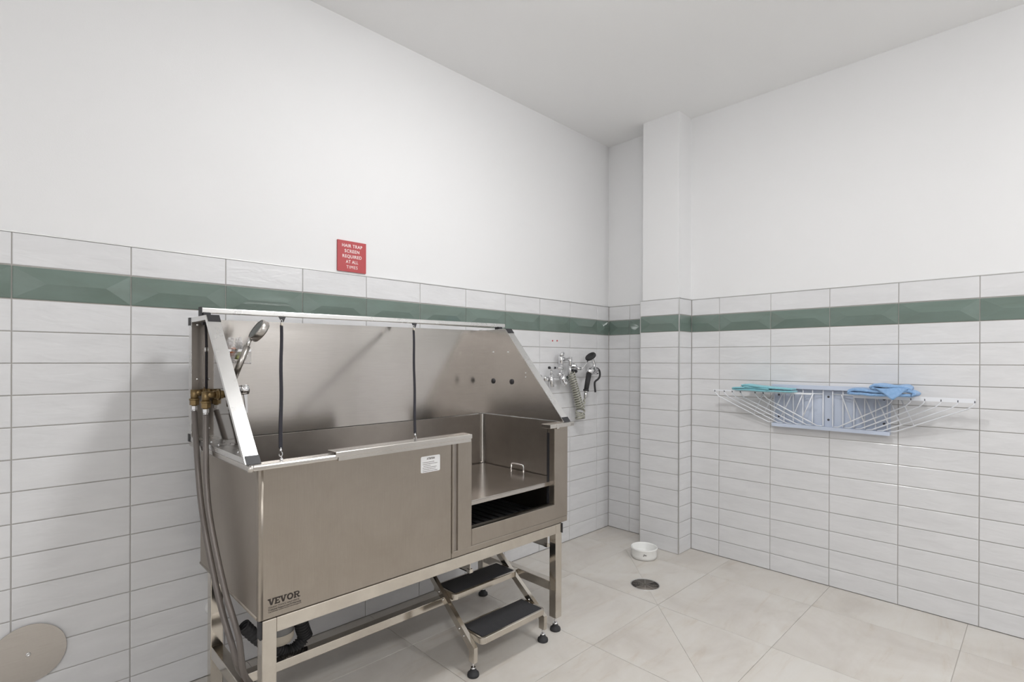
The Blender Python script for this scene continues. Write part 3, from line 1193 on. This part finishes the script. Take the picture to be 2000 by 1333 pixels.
strap((-2.467, -.253, 1.379), (-2.636, -.696, .9350), 'black restraint strap from rail to tub front, left one of the two', 'restraint straps on the grooming rail')
strap((-1.880, -.253, 1.379), (-2.166, -.692, .9320), 'black restraint strap from rail to tub front, nearest the notice sticker', 'restraint straps on the grooming rail')
t = thing('hanging_strap', 'thin black strap hanging against the outside of the left splash panel', 'strap', (-2.712, -.196, .95), None)
b = MB(SH)
b.bar((-2.7062, -.190, 1.353), (-2.7062, -.199, 1.262), .0036, .0024, (0, 1, 0))
b.bar((-2.7062, -.199, 1.250), (-2.7062, -.199, 1.120), .0036, .0024, (0, 1, 0))
b.bar((-2.7062, -.199, 1.120), (-2.7066, -.196, 0.950), .0036, .0024, (0, 1, 0))
b.build('webbing', M['webbing'], t)
b = MB(SH); b.cyl((-2.7075, -.199, 1.264), (-2.7075, -.199, 1.249), .0034, n=10)
b.build('clip', M['chrome'], t)
b = MB(SH); b.box(-2.716, -2.704, -.202, -.180, 1.343, 1.353)
b.build('loop', M['black'], t)

# ------------------------------------------------------------------ shower mixer on the left panel
mix = thing('shower_mixer', 'chrome lever mixer through the left splash panel with brass elbows and grey hoses', 'tap', (-2.70, -.26, 1.09))
hoseA = [(-2.735, -0.1873, 1.0372), (-2.748, -0.2511, 0.9493), (-2.756, -0.3104, 0.8555), (-2.756, -0.3478, 0.7533), (-2.755, -0.4145, 0.6452), (-2.74, -0.4943, 0.4732), (-2.72, -0.5518, 0.3501), (-2.706, -0.5518, 0.2881), (-2.66, -.47, .200), (-2.60, -.30, .06), (-2.56, -.14, .035)]
hoseB = [(-2.7385, -0.3434, 1.0389), (-2.752, -0.3829, 0.9479), (-2.757, -0.411, 0.8385), (-2.757, -0.4565, 0.7193), (-2.742, -0.5444, 0.5359), (-2.722, -0.603, 0.4107), (-2.707, -0.6052, 0.2958), (-2.655, -.52, .195), (-2.585, -.32, .05), (-2.53, -.14, .035)]
for y, hp, ex_ in ((-.1877, hoseA, .0345), (-.3433, hoseB, .0385)):
    xc = -2.7040 - ex_
    b = MB()
    b.cyl((-2.7045, y, 1.106), (-2.7075, y, 1.106), .0185, n=24)
    b.cyl((-2.7075, y, 1.106), (-2.7155, y, 1.106), .0150, n=6, sm=False)
    b.cyl((-2.7155, y, 1.106), (xc, y, 1.106), .0112, n=16)
    b.cyl((xc, y, 1.117), (xc, y, 1.078), .0118, n=16)
    b.lathe((xc, y, 1.106), (-1, 0, 0), [(0.0115, 0), (0.010, .007), (0.006, .011), (0, .012)], 16)
    el = b.build('elbow_fitting', M['brass'], mix)
    b = MB()
    b.cyl((xc, y, 1.086), (xc, y, 1.080), .0160, n=16)
    b.cyl((xc, y, 1.080), (xc, y, 1.064), .0150, n=6, sm=False)
    b.cyl((xc, y, 1.064), (xc, y, 1.058), .0080, n=12)
    b.build('nut', M['brass'], el)
    b = MB()
    b.cyl((xc, y, 1.060), (xc, y, 1.048), .0095, n=6, sm=False)
    b.cyl((xc, y, 1.050), (xc, y, 1.034), .0075, n=12)
    hp2 = [V((xc, y, 1.040))] + [V(p) for p in hp[1:]]
    b.build('ferrule', M['chrome'], el)
    b = MB()
    b.tube(hp2, .0088, 12, sub=10)
    b.build('hose', M['hose'], mix)
b = MB()
b.cyl((-2.700, -.1877, 1.106), (-2.655, -.1877, 1.106), .0150)
b.cyl((-2.658, -.165, 1.110), (-2.658, -.330, 1.110), .0190, n=24)
b.cyl((-2.700, -.3433, 1.113), (-2.640, -.3433, 1.117), .0185, n=24)
b.cyl((-2.642, -.3433, 1.117), (-2.616, -.3433, 1.120), .0165, n=24)
b.build('valve_body', M['chrome'], mix)
b = MB()
b.lathe((-2.616, -.3433, 1.1195), (1, 0, .05), [(0.0168, -.018), (0.0175, -.006), (0.016, .003), (0.010, .005), (0, .005)], 24)
b.prism([(-2.6285, -.350, 1.106), (-2.6175, -.350, 1.106), (-2.6155, -.3485, 1.040), (-2.6205, -.3485, 1.0385)], (0, .009, 0))
b.build('lever', M['chrome'], mix)
b = MB()
b.cyl((-2.668, -.3433, 1.125), (-2.6635, -.3433, 1.140), .0100, n=16)
b.lathe((-2.668, -.3433, 1.132), (.30, 0, .95), [(0.0115, 0), (0.0125, .006), (0.0125, .022), (0.0105, .024), (0, .024)], 20)
b.build('handset_holder', M['chrome'], mix)
# hand shower
hs = thing('hand_shower', 'satin steel hand shower standing tilted in the mixer holder', 'shower head', (-2.661, -.3433, 1.150))
a = V((.0520, .0, .1360)).normalized(); p = V((-2.6605, -.3433, 1.152))
b = MB(); b.cyl(p, p + a * .020, .0090, .0098); b.cyl(p + a * .006, p + a * .125, .0098, .0104, n=24)
b.cyl(p + a * .010, p + a * .012, .0103, n=24)
b.build('grip', M['satin'], hs)
b = MB(); b.cyl(p + a * .122, p + a * .152, .0068, .0062, n=16)
b.build('neck', M['alu'], hs)
hn = V((-.84, 0.0, .54)).normalized()
hc = p + a * .150 + V((.0305, .0, .0300))
b = MB()
b.lathe(hc - hn * .010, hn, [(0.0, -.006), (0.026, -.005), (0.0385, -.001), (0.0410, .003), (0.0410, .021), (0.0395, .0235), (0.0365, .0235)], 36)
hd = b.build('head', M['satin'], hs)
b = MB()
b.lathe(hc - hn * .010, hn, [(0.0368, .0225), (0.034, .0215), (0.0, .0215)], 36)
fp = b.build('spray_face', M['grey_plastic'], hd)

# ------------------------------------------------------------------ wire basket with bags of treats
bk = thing('wire_basket', 'small chrome wire basket hung on the back splash panel beside the shower', 'basket', (-2.64, -.215, 1.205))
bx0, bx1, by0, by1, bz0, bz1 = -2.690, -2.585, -.283, -.160, 1.2075, 1.2530
b = MB(SH)
b.bar((bx0, by0, bz1), (bx1, by0, bz1), .003, .0085, (0, 0, 1)); b.bar((bx1, by0, bz1), (bx1, by1, bz1), .003, .0085)
b.bar((bx0, by0, bz1), (bx0, by1, bz1), .003, .0085)
b.tube([(bx0, by0, bz0), (bx1, by0, bz0), (bx1, by1, bz0), (bx0, by1, bz0)], .0017, 6, closed=True)
b.tube([(bx0, by1, bz1), (bx1, by1, bz1)], .002, 6)
b.build('basket_rim', M['chrome'], bk)
b = MB(SH)
for k in range(8):
    y = by0 + (by1 - by0) * k / 7
    b.tube([(bx1, y, bz1), (bx1, y, bz0), (bx0, y, bz0), (bx0, y, bz1)], .0011, 5)
b.tube([(bx0 + .035, by0, bz1), (bx0 + .037, by0, bz0 + .018), (bx0 + .044, by0, bz0 + .012), (bx1 - .02, by0, bz0 + .012), (bx1 - .012, by0, bz0 + .018), (bx1 - .010, by0, bz1)], .0016, 6)
b.build('wires', M['chrome'], bk)
b = MB(SH); b.lathe((-2.583, -.1535, 1.2655), (0, -1, 0), [(0.012, 0), (0.010, .004), (0.006, .007), (0, .008)], 16)
b.tube([(-2.583, -.160, 1.2655), (-2.588, -.162, 1.255)], .0018, 6)
b.build('suction_hook', M['grey_plastic'], bk)


def crumple(b, c, sx, sy, sz, seed, amp=.28, n=14, m_=10, mi=0, top=False):
    vs = []
    for j in range(m_ + 1):
        th = PI * j / m_
        for i in range(n):
            ph = 2 * PI * i / n
            d = V((math.sin(th) * math.cos(ph), math.sin(th) * math.sin(ph), -math.cos(th)))
            k = 1 + amp * mnoise.noise(d * 2.2 + V((seed, seed * .7, 0)))
            if top and d.z > .5:
                k *= 1.0 + .3 * mnoise.noise(d * 7 + V((seed, 0, 0)))
            vs.append(V(c) + V((d.x * sx * k, d.y * sy * k, d.z * sz * k)))
    fs = [(j * n + i, j * n + (i + 1) % n, (j + 1) * n + (i + 1) % n, (j + 1) * n + i) for j in range(m_) for i in range(n)]
    b.add(vs, fs, mi, not top)


for x, nm, mt, lab in ((-2.667, 'pinkish', 'redtreat', 'clear bag of reddish treats at the left of the wire basket'),
                       (-2.640, 'orange', 'orange', 'clear bag of orange treats in the middle of the wire basket'),
                       (-2.612, 'green', 'greentreat', 'clear bag of green treats at the right of the wire basket')):
    t = thing('treat_bag', lab, 'bag', (x, -.23, 1.210), 'bags of treats in the wire basket')
    rr = random.Random(nm)
    for k in range(7):
        b = MB(SH)
        p = V((x + rr.uniform(-.007, .007), -.235 + rr.uniform(-.03, .03), 1.222 + rr.uniform(0, .022 if mt != 'orange' else .034)))
        crumple(b, p, .0085, .010, .009, rr.random() * 9, .3, 8, 6)
        b.build('treat', M[mt], t)
    b = MB(SH)
    crumple(b, (x, -.235, 1.246), .0155, .042, .038, rr.random() * 20, .30, 16, 14, top=True)
    crumple(b, (x + .002, -.235, 1.285), .009, .022, .016, rr.random() * 20, .6, 12, 10, top=True)
    b.build('bag_film', M['bag'], t)

# ------------------------------------------------------------------ red sign
sg = thing('wall_sign', 'small square red sign with white capitals above the tub', 'sign', (-2.048, .010, 1.632))
b = MB(); b.box(-2.1195, -1.9760, .004, .0115, 1.6325, 1.7750, bev=.0008)
b.build('sign_panel', M['red'], sg)
b = MB()
for k, (s_, w_) in enumerate((('HAIR TRAP', .101), ('SCREEN', .074), ('REQUIRED', .096), ('AT ALL', .062), ('TIMES', .056))):
    put_text(b, s_, .0205, -2.0480, 1.7458 - k * .0246, .0037, w_, 'CENTER', 0.0 if k == 4 else .0003, 1.14)
b.build('sign_lettering', M['print'], sg)

# ------------------------------------------------------------------ cover plate, cap, plugs on the left wall
cp = thing('cover_plate', 'large round steel cover plate with centre screw low on left wall', 'cover plate', (-3.157, 0, .285))
b = MB(); b.lathe((-3.157, 0, .285), (0, -1, 0), [(0.070, 0.0), (0.070, .006), (0.0925, .006), (0.0935, .0075), (0.0930, .009)], 64)
b.lathe((-3.157, 0, .285), (0, -1, 0), [(0.0930, .009), (0.0, .009)], 64, sm=False)
b.build('disc', M['steelh'], cp)
b = MB(); b.lathe((-3.157, -.009, .285), (0, -1, 0), [(0.0065, 0.0), (0.0065, .0015), (0.0045, .003), (0.0035, .003), (.003, .0015), (0, .0015)], 16)
b.build('screw', M['chrome'], cp)
b = MB(); b.lathe((-2.6270, 0, .262), (0, -1, 0), [(0.030, 0.0), (0.030, .006), (0.026, .012), (0.016, .016), (0, .017)], 32)
o = b.build('pipe_cap', M['white_plastic'], None, loc=(-2.6270, 0, .262))
tag(o, 'round white pipe cap on the tiles behind the left legs', 'cap')
for x, z, lab in ((-.6328, 1.3526, 'tiny red wall plug above the tap, the left one'), (-.5865, 1.3540, 'tiny red wall plug above the tap, the right one')):
    b = MB(); b.cyl((x, .001, z), (x, -.0020, z), .0050, n=12)
    o = b.build('wall_plug', M['plug'], None, loc=(x, 0, z))
    tag(o, lab, 'plug', 'red wall plugs')

# ------------------------------------------------------------------ wall mixing faucet with coiled hose
fc = thing('wall_faucet', 'chrome wall faucet with vacuum breaker and coiled grey hose near the corner', 'tap', (-.64, 0, 1.10))
b = MB()
for x in (-.755, -.535):
    b.lathe((x, 0, 1.108), (0, -1, 0), [(0.026, 0), (0.026, .004), (0.018, .010), (0.013, .012), (0.013, .045)], 20)
b.lathe((-.760, -.045, 1.108), (1, 0, 0), [(0.0, -.012), (0.016, -.010), (0.019, 0), (0.016, .012), (0.011, .015)], 18)
b.cyl((-.760, -.050, 1.102), (-.525, -.050, 1.102), .0105, n=16)
b.cyl((-.700, -.050, 1.055), (-.700, -.050, 1.135), .0190, .0155, n=18)
b.cyl((-.700, -.050, 1.135), (-.700, -.050, 1.160), .0110, .0085, n=16)
b.cyl((-.742, -.050, 1.102), (-.727, -.050, 1.102), .0160, n=6, sm=False)
b.cyl((-.580, -.050, 1.070), (-.580, -.050, 1.135), .0170, .0150, n=18)
b.lathe((-.620, -.050, 1.125), (0, 0, 1), [(0.0, -.008), (0.017, 0), (0.018, .012), (0.010, .022), (0, .026)], 18)
b.lathe((-.580, -.062, 1.085), (0, -.5, -1), [(0.0, 0), (0.017, .004), (0.018, .018), (0.011, .026), (0, .028)], 18)
b.cyl((-.565, -.050, 1.102), (-.550, -.050, 1.102), .0165, n=6, sm=False)
b.build('valve_body', M['chrome'], fc)
b = MB()
b.cyl((-.605, -.050, 1.110), (-.605, -.050, 1.195), .0085, n=14)
b.cyl((-.605, -.050, 1.190), (-.605, -.050, 1.262), .0165, n=18)
b.cyl((-.605, -.050, 1.186), (-.605, -.050, 1.192), .0190, n=18)
b.cyl((-.605, -.050, 1.256), (-.605, -.050, 1.268), .0200, n=18)
b.cyl((-.605, -.050, 1.262), (-.582, -.050, 1.270), .010, n=12)
b.cyl((-.605, -.050, 1.232), (-.515, -.050, 1.232), .0095, n=14)
b.cyl((-.585, -.050, 1.232), (-.572, -.050, 1.232), .0150, n=6, sm=False)
b.cyl((-.512, -.050, 1.248), (-.512, -.050, 1.190), .0140, .0125, n=18)
b.cyl((-.512, -.050, 1.190), (-.516, -.050, 1.125), .0120, .0100, n=18)
b.cyl((-.588, -.050, 1.262), (-.588, -.050, 1.275), .009, n=12)
b.build('riser', M['chrome'], fc)
b = MB()
b.cyl((-.700, -.050, 1.158), (-.700, -.050, 1.180), .0075, n=12)
b.bar((-.722, -.052, 1.177), (-.655, -.060, 1.176), .010, .010, bev=.003)
b.lathe((-.655, -.061, 1.176), (1, -.1, -.08), [(0.0055, 0), (0.009, .012), (0.0135, .035), (0.011, .046), (0, .050)], 14)
b.build('lever_handle', M['chrome'], fc)
b = MB()
b.lathe((-.724, -.052, 1.177), (1, 0, 0), [(0, -.004), (.0085, -.002), (.0085, .008), (0, .009)], 12)
b.build('index_mark', M['black'], fc)
b = MB()
b.box(-.683, -.668, -.066, -.052, 1.169, 1.183, bev=.003)
b.build('index_mark', M['black'], fc)
b = MB()                                                     # wall hook
b.lathe((-.437, 0, 1.185), (0, -1, 0), [(0.0, .0), (0.028, 0), (0.028, .008), (0.022, .018), (0.012, .022), (0.012, .040), (0, .042)], 22)
b.cyl((-.430, -.030, 1.172), (-.400, -.055, 1.168), .0105, n=12)
b.tube([(-.400, -.055, 1.168), (-.385, -.062, 1.176), (-.355, -.066, 1.206), (-.330, -.068, 1.232)], .0048, 8, sub=4)
b.build('hook_arm', M['chrome'], fc)
b = MB(); b.lathe((-.492, -.050, 1.153), (1, -.15, -.03), [(0, 0), (.0135, .001), (.0145, .010), (.0115, .022), (.0115, .040), (0, .042)], 14)
b.build('hook_knob', M['black'], fc)
# coil
pts = []
c0 = V((-.502, -.052, 1.140)); c1 = V((-.418, -.060, .905))
turns = 15; NN = turns * 12
ax_ = (c1 - c0).normalized(); s_ = V((1, 0, 0)); s_ = (s_ - ax_ * s_.dot(ax_)).normalized(); u_ = ax_.cross(s_)
for k in range(NN + 1):
    t_ = k / NN
    an = 2 * PI * turns * t_
    rr_ = .0215 + .003 * t_
    pts.append(c0 + (c1 - c0) * t_ + s_ * math.cos(an) * rr_ + u_ * math.sin(an) * rr_)
# tangled lower loops
rr = random.Random(11)
cen = V((-.417, -.062, .885)); 
for k in range(52):
    an = k * 2 * PI / 13
    t_ = k / 52
    R1 = .031 + .004 * math.sin(k)
    pts.append(cen + V((math.cos(an) * R1, math.sin(an) * .030, -.012 + math.sin(an * .5 + 1) * .024 - .030 * math.sin(t_ * PI))))
# and back up to the gun
e0 = V((-.402, -.070, .885)); e1 = V((-.386, -.078, .978))
for k in range(1, 24):
    t_ = k / 24
    an = 2 * PI * 3.2 * t_
    rr_ = .012 * (1 - t_) + .001
    pts.append(e0 + (e1 - e0) * t_ + V((math.cos(an) * rr_, math.sin(an) * rr_, 0)))
pts.append(e1)
b = MB(); b.tube([(-.516, -.050, 1.130), (-.512, -.050, 1.142)] + pts, .0050, 7)
b.tube([(-.430 + .022 * math.cos(a), -.070 + .012 * math.sin(a), .928 + .022 * math.sin(a)) for a in [k * PI / 8 for k in range(4, 15)]], .0018, 5)
b.build('coiled_hose', M['coil'], fc)

# spray gun on the hook
gun = thing('spray_valve', 'chrome pre-rinse spray valve with black grip hanging on the wall hook', 'spray gun', (-.386, -.08, .975))
b = MB()
b.cyl((-.3865, -.080, .970), (-.378, -.080, 1.015), .0105, .0125, n=16)
b.cyl((-.3800, -.080, 1.008), (-.3775, -.080, 1.020), .0150, n=16)
b.build('ferrule', M['chrome'], gun)
b = MB()
b.cyl((-.378, -.080, 1.018), (-.343, -.080, 1.140), .0155, .0185, n=18)
b.cyl((-.3785, -.080, 1.017), (-.3765, -.080, 1.026), .0195, n=18)
b.build('grip', M['rubber'], gun)
b = MB()
b.lathe((-.358, -.080, 1.146), (1, 0, .18), [(0.0, -.004), (0.012, 0), (0.021, .012), (0.027, .032), (0.0285, .052), (0.025, .072), (0.017, .086), (0, .092)], 24)
b.cyl((-.352, -.080, 1.140), (-.345, -.080, 1.150), .019, .015)
b.tube([(-.290, -.080, 1.178), (-.286, -.080, 1.200), (-.298, -.080, 1.220), (-.312, -.080, 1.238)], .0105, 12, sub=4)
b.lathe((-.268, -.080, 1.158), (1, 0, 0), [(.014, 0), (.014, .012), (.009, .016), (0, .017)], 14)
b.cyl((-.285, -.080, 1.134), (-.245, -.080, 1.134), .006, n=10)
b.build('valve_head', M['chrome'], gun)
fn = V((-.64, .10, .75)).normalized(); fcn = V((-.326, -.080, 1.250))
b = MB(); b.lathe(fcn - fn * .014, fn, [(0, -.006), (.012, -.004), (.024, .004), (.030, .008), (0, .008)], 22)
b.build('nozzle', M['chrome'], gun)
b = MB(); b.lathe(fcn - fn * .008, fn, [(.030, 0), (.038, .002), (.040, .010), (.037, .018), (.029, .020), (.026, .012), (0, .012)], 26)
b.build('bumper_ring', M['rubber'], gun)
b = MB(); b.tube([(-.262, -.080, 1.170), (-.240, -.080, 1.165), (-.222, -.080, 1.145), (-.221, -.080, 1.115), (-.240, -.080, 1.095), (-.272, -.080, 1.080), (-.280, -.080, 1.060), (-.272, -.080, 1.005)], .0068, 10, sub=5)
b.build('lever', M['rubber'], gun)

# ------------------------------------------------------------------ bowl
bc = V((-.3514, -.5158, 0))
bowl = thing('pet_bowl', 'white ceramic pet bowl on the floor in front of the pillar', 'bowl', bc)
b = MB(); b.lathe(bc, (0, 0, 1), [(0, .006), (.066, .006), (.070, .001), (.0755, .003), (.0775, .020), (.0780, .052), (.0815, .058), (.0822, .063), (.0800, .067), (.0765, .067), (.0735, .062), (.0715, .030), (.060, .016), (0, .014)], 56)
b.build('bowl_body', M['ceramic'], bowl)
b = MB()
ang0 = math.atan2(-2.2643 - bc.y, -3.2284 - bc.x)


def on_bowl(da, z, r=.0783):
    a = ang0 + da
    return V((bc.x + r * math.cos(a), bc.y + r * math.sin(a), z))


for da, z, L_, tl in ((-.04, .034, .010, .6), (.02, .040, .006, -.4), (.07, .036, .004, .2), (.12, .037, .005, -.7), (.17, .036, .004, .3)):
    p0 = on_bowl(da, z - L_ / 2); p1 = on_bowl(da + tl * .05, z + L_ / 2)
    b.cyl(p0, p1, .0016, n=6)
b.build('printed_mark', M['ink'], bowl)

# ------------------------------------------------------------------ floor drain
dr = thing('floor_drain', 'round slotted steel drain set in the floor before the pillar', 'drain', DR)
b = MB()
b.lathe(DR, (0, 0, 1), [(.0775, -.003), (.0780, .0008), (.0745, .0010), (.0735, -.0020), (0, -.0022)], 56)
b.build('drain_ring', M['trim'], dr)
b = MB()
b.lathe(DR + V((0, 0, -.0026)), (0, 0, 1), [(.0725, 0), (.0725, .0016), (0, .0016)], 48)
dg_ = b.build('grate', mat_steel('grate steel', (.21, .19, .17), .5), dr)
b = MB()
base_a = math.atan2(.7133, .7008) - PI / 2
for sec in (0, PI):
    for k, rr_ in enumerate((.014, .023, .032, .041, .050, .059, .067)):
        nseg = max(1, int(rr_ / .013))
        for q in range(nseg + 1):
            a = base_a + sec + (q - nseg / 2) * (.95 / (nseg + .01)) * .9 - .0
            c_ = DR + V((math.cos(a) * rr_, math.sin(a) * rr_, -.0009))
            tn = V((-math.sin(a), math.cos(a), 0)); rd = V((math.cos(a), math.sin(a), 0))
            b.obox(c_, tn * min(.0048, rr_ * .25), rd * .0022, V((0, 0, .0005)))
b.build('slots', M['dark'], dg_)
b = MB()
for k in range(8):
    a = base_a + .55 + k * PI / 4
    if k in (0, 1, 2, 3, 4, 5, 6, 7):
        p0 = DR + V((math.cos(a) * .010, math.sin(a) * .010, -.0008)); p1 = DR + V((math.cos(a) * .068, math.sin(a) * .068, -.0008))
        b.bar(p0, p1, .0024, .0010)
b.build('ribs', M['satin'], dg_)

# ------------------------------------------------------------------ wall drying rack
rk = thing('drying_rack', 'pale wall-mounted folding drying rack with wire arms spread both ways', 'drying rack', (0, -1.435, .85))
b = MB()
b.box(-.0010, -.0050, -1.1585, -1.7175, .852, 1.088)
b.box(-.0008, -.033, -1.158, -1.718, 1.084, 1.0895)
b.box(-.0322, -.036, -1.1575, -1.7185, 1.068, 1.0902)
b.box(-.0008, -.033, -1.158, -1.718, .862, .8675)
b.box(-.0322, -.037, -1.1575, -1.7185, .849, .8680)
b.build('back_plate', M['rackblue'], rk)
for y in (-1.186, -1.439, -1.690):
    for z in (1.030, .905):
        b = MB(); b.lathe((-.005, y, z), (-1, 0, 0), [(.006, 0), (.006, .0015), (.003, .003), (0, .003)], 10)
        b.build('screw', simple('dark screw', (.12, .12, .13), .4, 1.0) if 'dark screw' not in bpy.data.materials else bpy.data.materials['dark screw'], rk)
ZT = 1.046
XO = -.095
XI = -.024
leftp = [-1.166, -1.220, -1.268, -1.318, -1.366, -1.418]
lefth = [-.848, -.906, -.954, -1.002, -1.086, -1.131]
rightp = [-1.464, -1.512, -1.562, -1.610, -1.657, -1.706]
righth = [-1.739, -1.812, -1.865, -1.925, -1.985, -2.043]
for P_, H_, sg_ in ((leftp, lefth, 1), (rightp, righth, -1)):
    for py_, hy_ in zip(P_, H_):
        top = V((XI, py_, ZT)); bot = V((XI, py_, .872)); hole = V((XO, hy_, ZT - .006))
        dirh = (V((hole.x, hole.y, 0)) - V((top.x, top.y, 0)))
        lo = bot + V((dirh.x, dirh.y, 0)) * .10
        hk = V((hole.x, hole.y, ZT - .016)) - V((dirh.x, dirh.y, 0)) * .07
        hk.z = ZT - .038
        b = MB()
        b.tube([V((XI, py_, 1.072)), top, bot, bot + V((dirh.x, dirh.y, 0)) * .03 - V((0, 0, .002)), lo, lo + (hk - lo) * .5, hk, hole - V((dirh.x, dirh.y, 0)) * .012 - V((0, 0, .012)), hole], .0032, 6)
        b.tube([top, hole + V((0, 0, .004))], .0024, 6)
        b.tube([top + V((dirh.x, dirh.y, 0)) * .16, lo + (hk - lo) * .28], .0032, 6)
        b.build('wire_arm', M['white'], rk)
        b = MB(); b.cyl(hole + V((0, 0, -.003)), hole + V((0, 0, .0065)), .0038, n=8)
        b.build('arm_plug', simple('dark plug', (.10, .10, .12), .5) if 'dark plug' not in bpy.data.materials else bpy.data.materials['dark plug'], rk)
b = MB(); b.box(XO - .003, XO + .003, -1.131 - .25, -.838, ZT - .004, ZT + .0035)
b.build('arm_rail', M['white'], rk)
b = MB(); b.box(XO - .003, XO + .003, -2.046, -1.575, ZT - .010, ZT + .009)
b.build('arm_rail', M['white'], rk)


def cloth(name, prof, x0, x1, mat, label, loc, thick=.005, seed=1, amp=.006, nx=12, sub=5, skew=0.0, flap=False):
    """a folded sheet: profile in the wall-parallel plane (y, z), swept out from the wall"""
    P = catmull([V((0, *p)) for p in prof], sub)
    n = len(P)
    nr = []
    for i in range(n):
        d = (P[min(i + 1, n - 1)] - P[max(i - 1, 0)]).normalized()
        nr.append(V((0, -d.z, d.y)))
    vs = []
    for side in (1, -1):
        for k in range(nx + 1):
            t = k / nx
            x = x0 + (x1 - x0) * t
            for i in range(n):
                p = P[i] + nr[i] * side * thick / 2
                q = V((x, p.y + skew * t, p.z))
                nz = mnoise.noise(V((q.x * 16 + seed, q.y * 13, i * .11))) * amp
                nz2 = mnoise.noise(V((q.x * 40 + seed, q.y * 40, 7 + i * .2))) * amp * .35
                ey_ = mnoise.noise(V((seed + 9, t * 4, i * .15))) * .010
                vs.append((x + ey_, q.y + nz * .8, q.z + nz + nz2))
    m1 = (nx + 1) * n
    fs = []
    for k in range(nx):
        for i in range(n - 1):
            a = k * n + i
            fs.append((a, a + 1, a + n + 1, a + n))
            fs.append((m1 + a, m1 + a + n, m1 + a + n + 1, m1 + a + 1))
    for i in range(n - 1):
        fs.append((i, m1 + i, m1 + i + 1, i + 1))
        a = nx * n + i
        fs.append((a, a + 1, m1 + a + 1, m1 + a))
    for k in range(nx):
        a = k * n; fs.append((a, a + n, m1 + a + n, m1 + a))
        a = k * n + n - 1; fs.append((a, m1 + a, m1 + a + n, a + n))
    b = MB(); b.add(vs, fs, 0, True)
    if flap:                                     # corner hanging over the front of the rail
        A, B_, T = V((-.168, -1.678, 1.094)), V((-.168, -1.812, 1.096)), V((-.188, -1.756, 1.038))
        K = 10; vv = []; idx = {}
        for sd in (0, .009):
            for i in range(K + 1):
                for j in range(K + 1 - i):
                    p = A * (1 - (i + j) / K) + B_ * (i / K) + T * (j / K)
                    dd = mnoise.noise(p * 22) * .010
                    idx[(sd, i, j)] = len(vv)
                    vv.append((p.x + sd + dd, p.y, p.z + dd * .5))
        ff = []
        for sd in (0, .009):
            for i in range(K):
                for j in range(K - i):
                    ff.append((idx[(sd, i, j)], idx[(sd, i + 1, j)], idx[(sd, i, j + 1)]))
                    if j < K - i - 1:
                        ff.append((idx[(sd, i + 1, j)], idx[(sd, i + 1, j + 1)], idx[(sd, i, j + 1)]))
        edge = [(i, 0) for i in range(K + 1)] + [(K - j, j) for j in range(1, K + 1)] + [(0, K - j) for j in range(1, K)]
        for a_, c_ in zip(edge, edge[1:] + edge[:1]):
            ff.append((idx[(0, *a_)], idx[(0, *c_)], idx[(.009, *c_)], idx[(.009, *a_)]))
        b.add(vv, ff, 0, True)
    o = b.build(name, mat, None, loc=loc)
    return tag(o, label, 'cloth')


cloth('folded_cloth', [(-1.300, 1.0560), (-1.15, 1.0555), (-1.0, 1.0580), (-.978, 1.0625), (-1.0, 1.0672), (-1.10, 1.0660), (-1.18, 1.0655), (-1.12, 1.0690), (-1.050, 1.0745), (-1.034, 1.0800), (-1.048, 1.0850), (-1.12, 1.0785), (-1.20, 1.0735), (-1.295, 1.0680)],
      -.150, -.055, M['teal'], 'folded teal cloth lying on the left arms of the drying rack', (-.1, -1.14, 1.055), .0088, 2, .0022, 10, 6)
cloth('crumpled_towel', [(-1.822, 1.0600), (-1.72, 1.0590), (-1.62, 1.0590), (-1.578, 1.0620), (-1.566, 1.0700), (-1.588, 1.0785), (-1.64, 1.0745), (-1.70, 1.0720), (-1.745, 1.0735), (-1.70, 1.0830), (-1.662, 1.0950), (-1.680, 1.1050), (-1.74, 1.1030), (-1.80, 1.1000), (-1.812, 1.0905), (-1.780, 1.0850), (-1.79, 1.0800), (-1.825, 1.0780), (-1.836, 1.0690), (-1.824, 1.0620)],
      -.165, -.045, M['blue'], 'crumpled blue towel on the right arms of the drying rack', (-.1, -1.70, 1.055), .0125, 5, .008, 14, 6, flap=True)
for o in [q for q in bpy.data.objects if '_o' in q.keys()]:
    del o['_o']
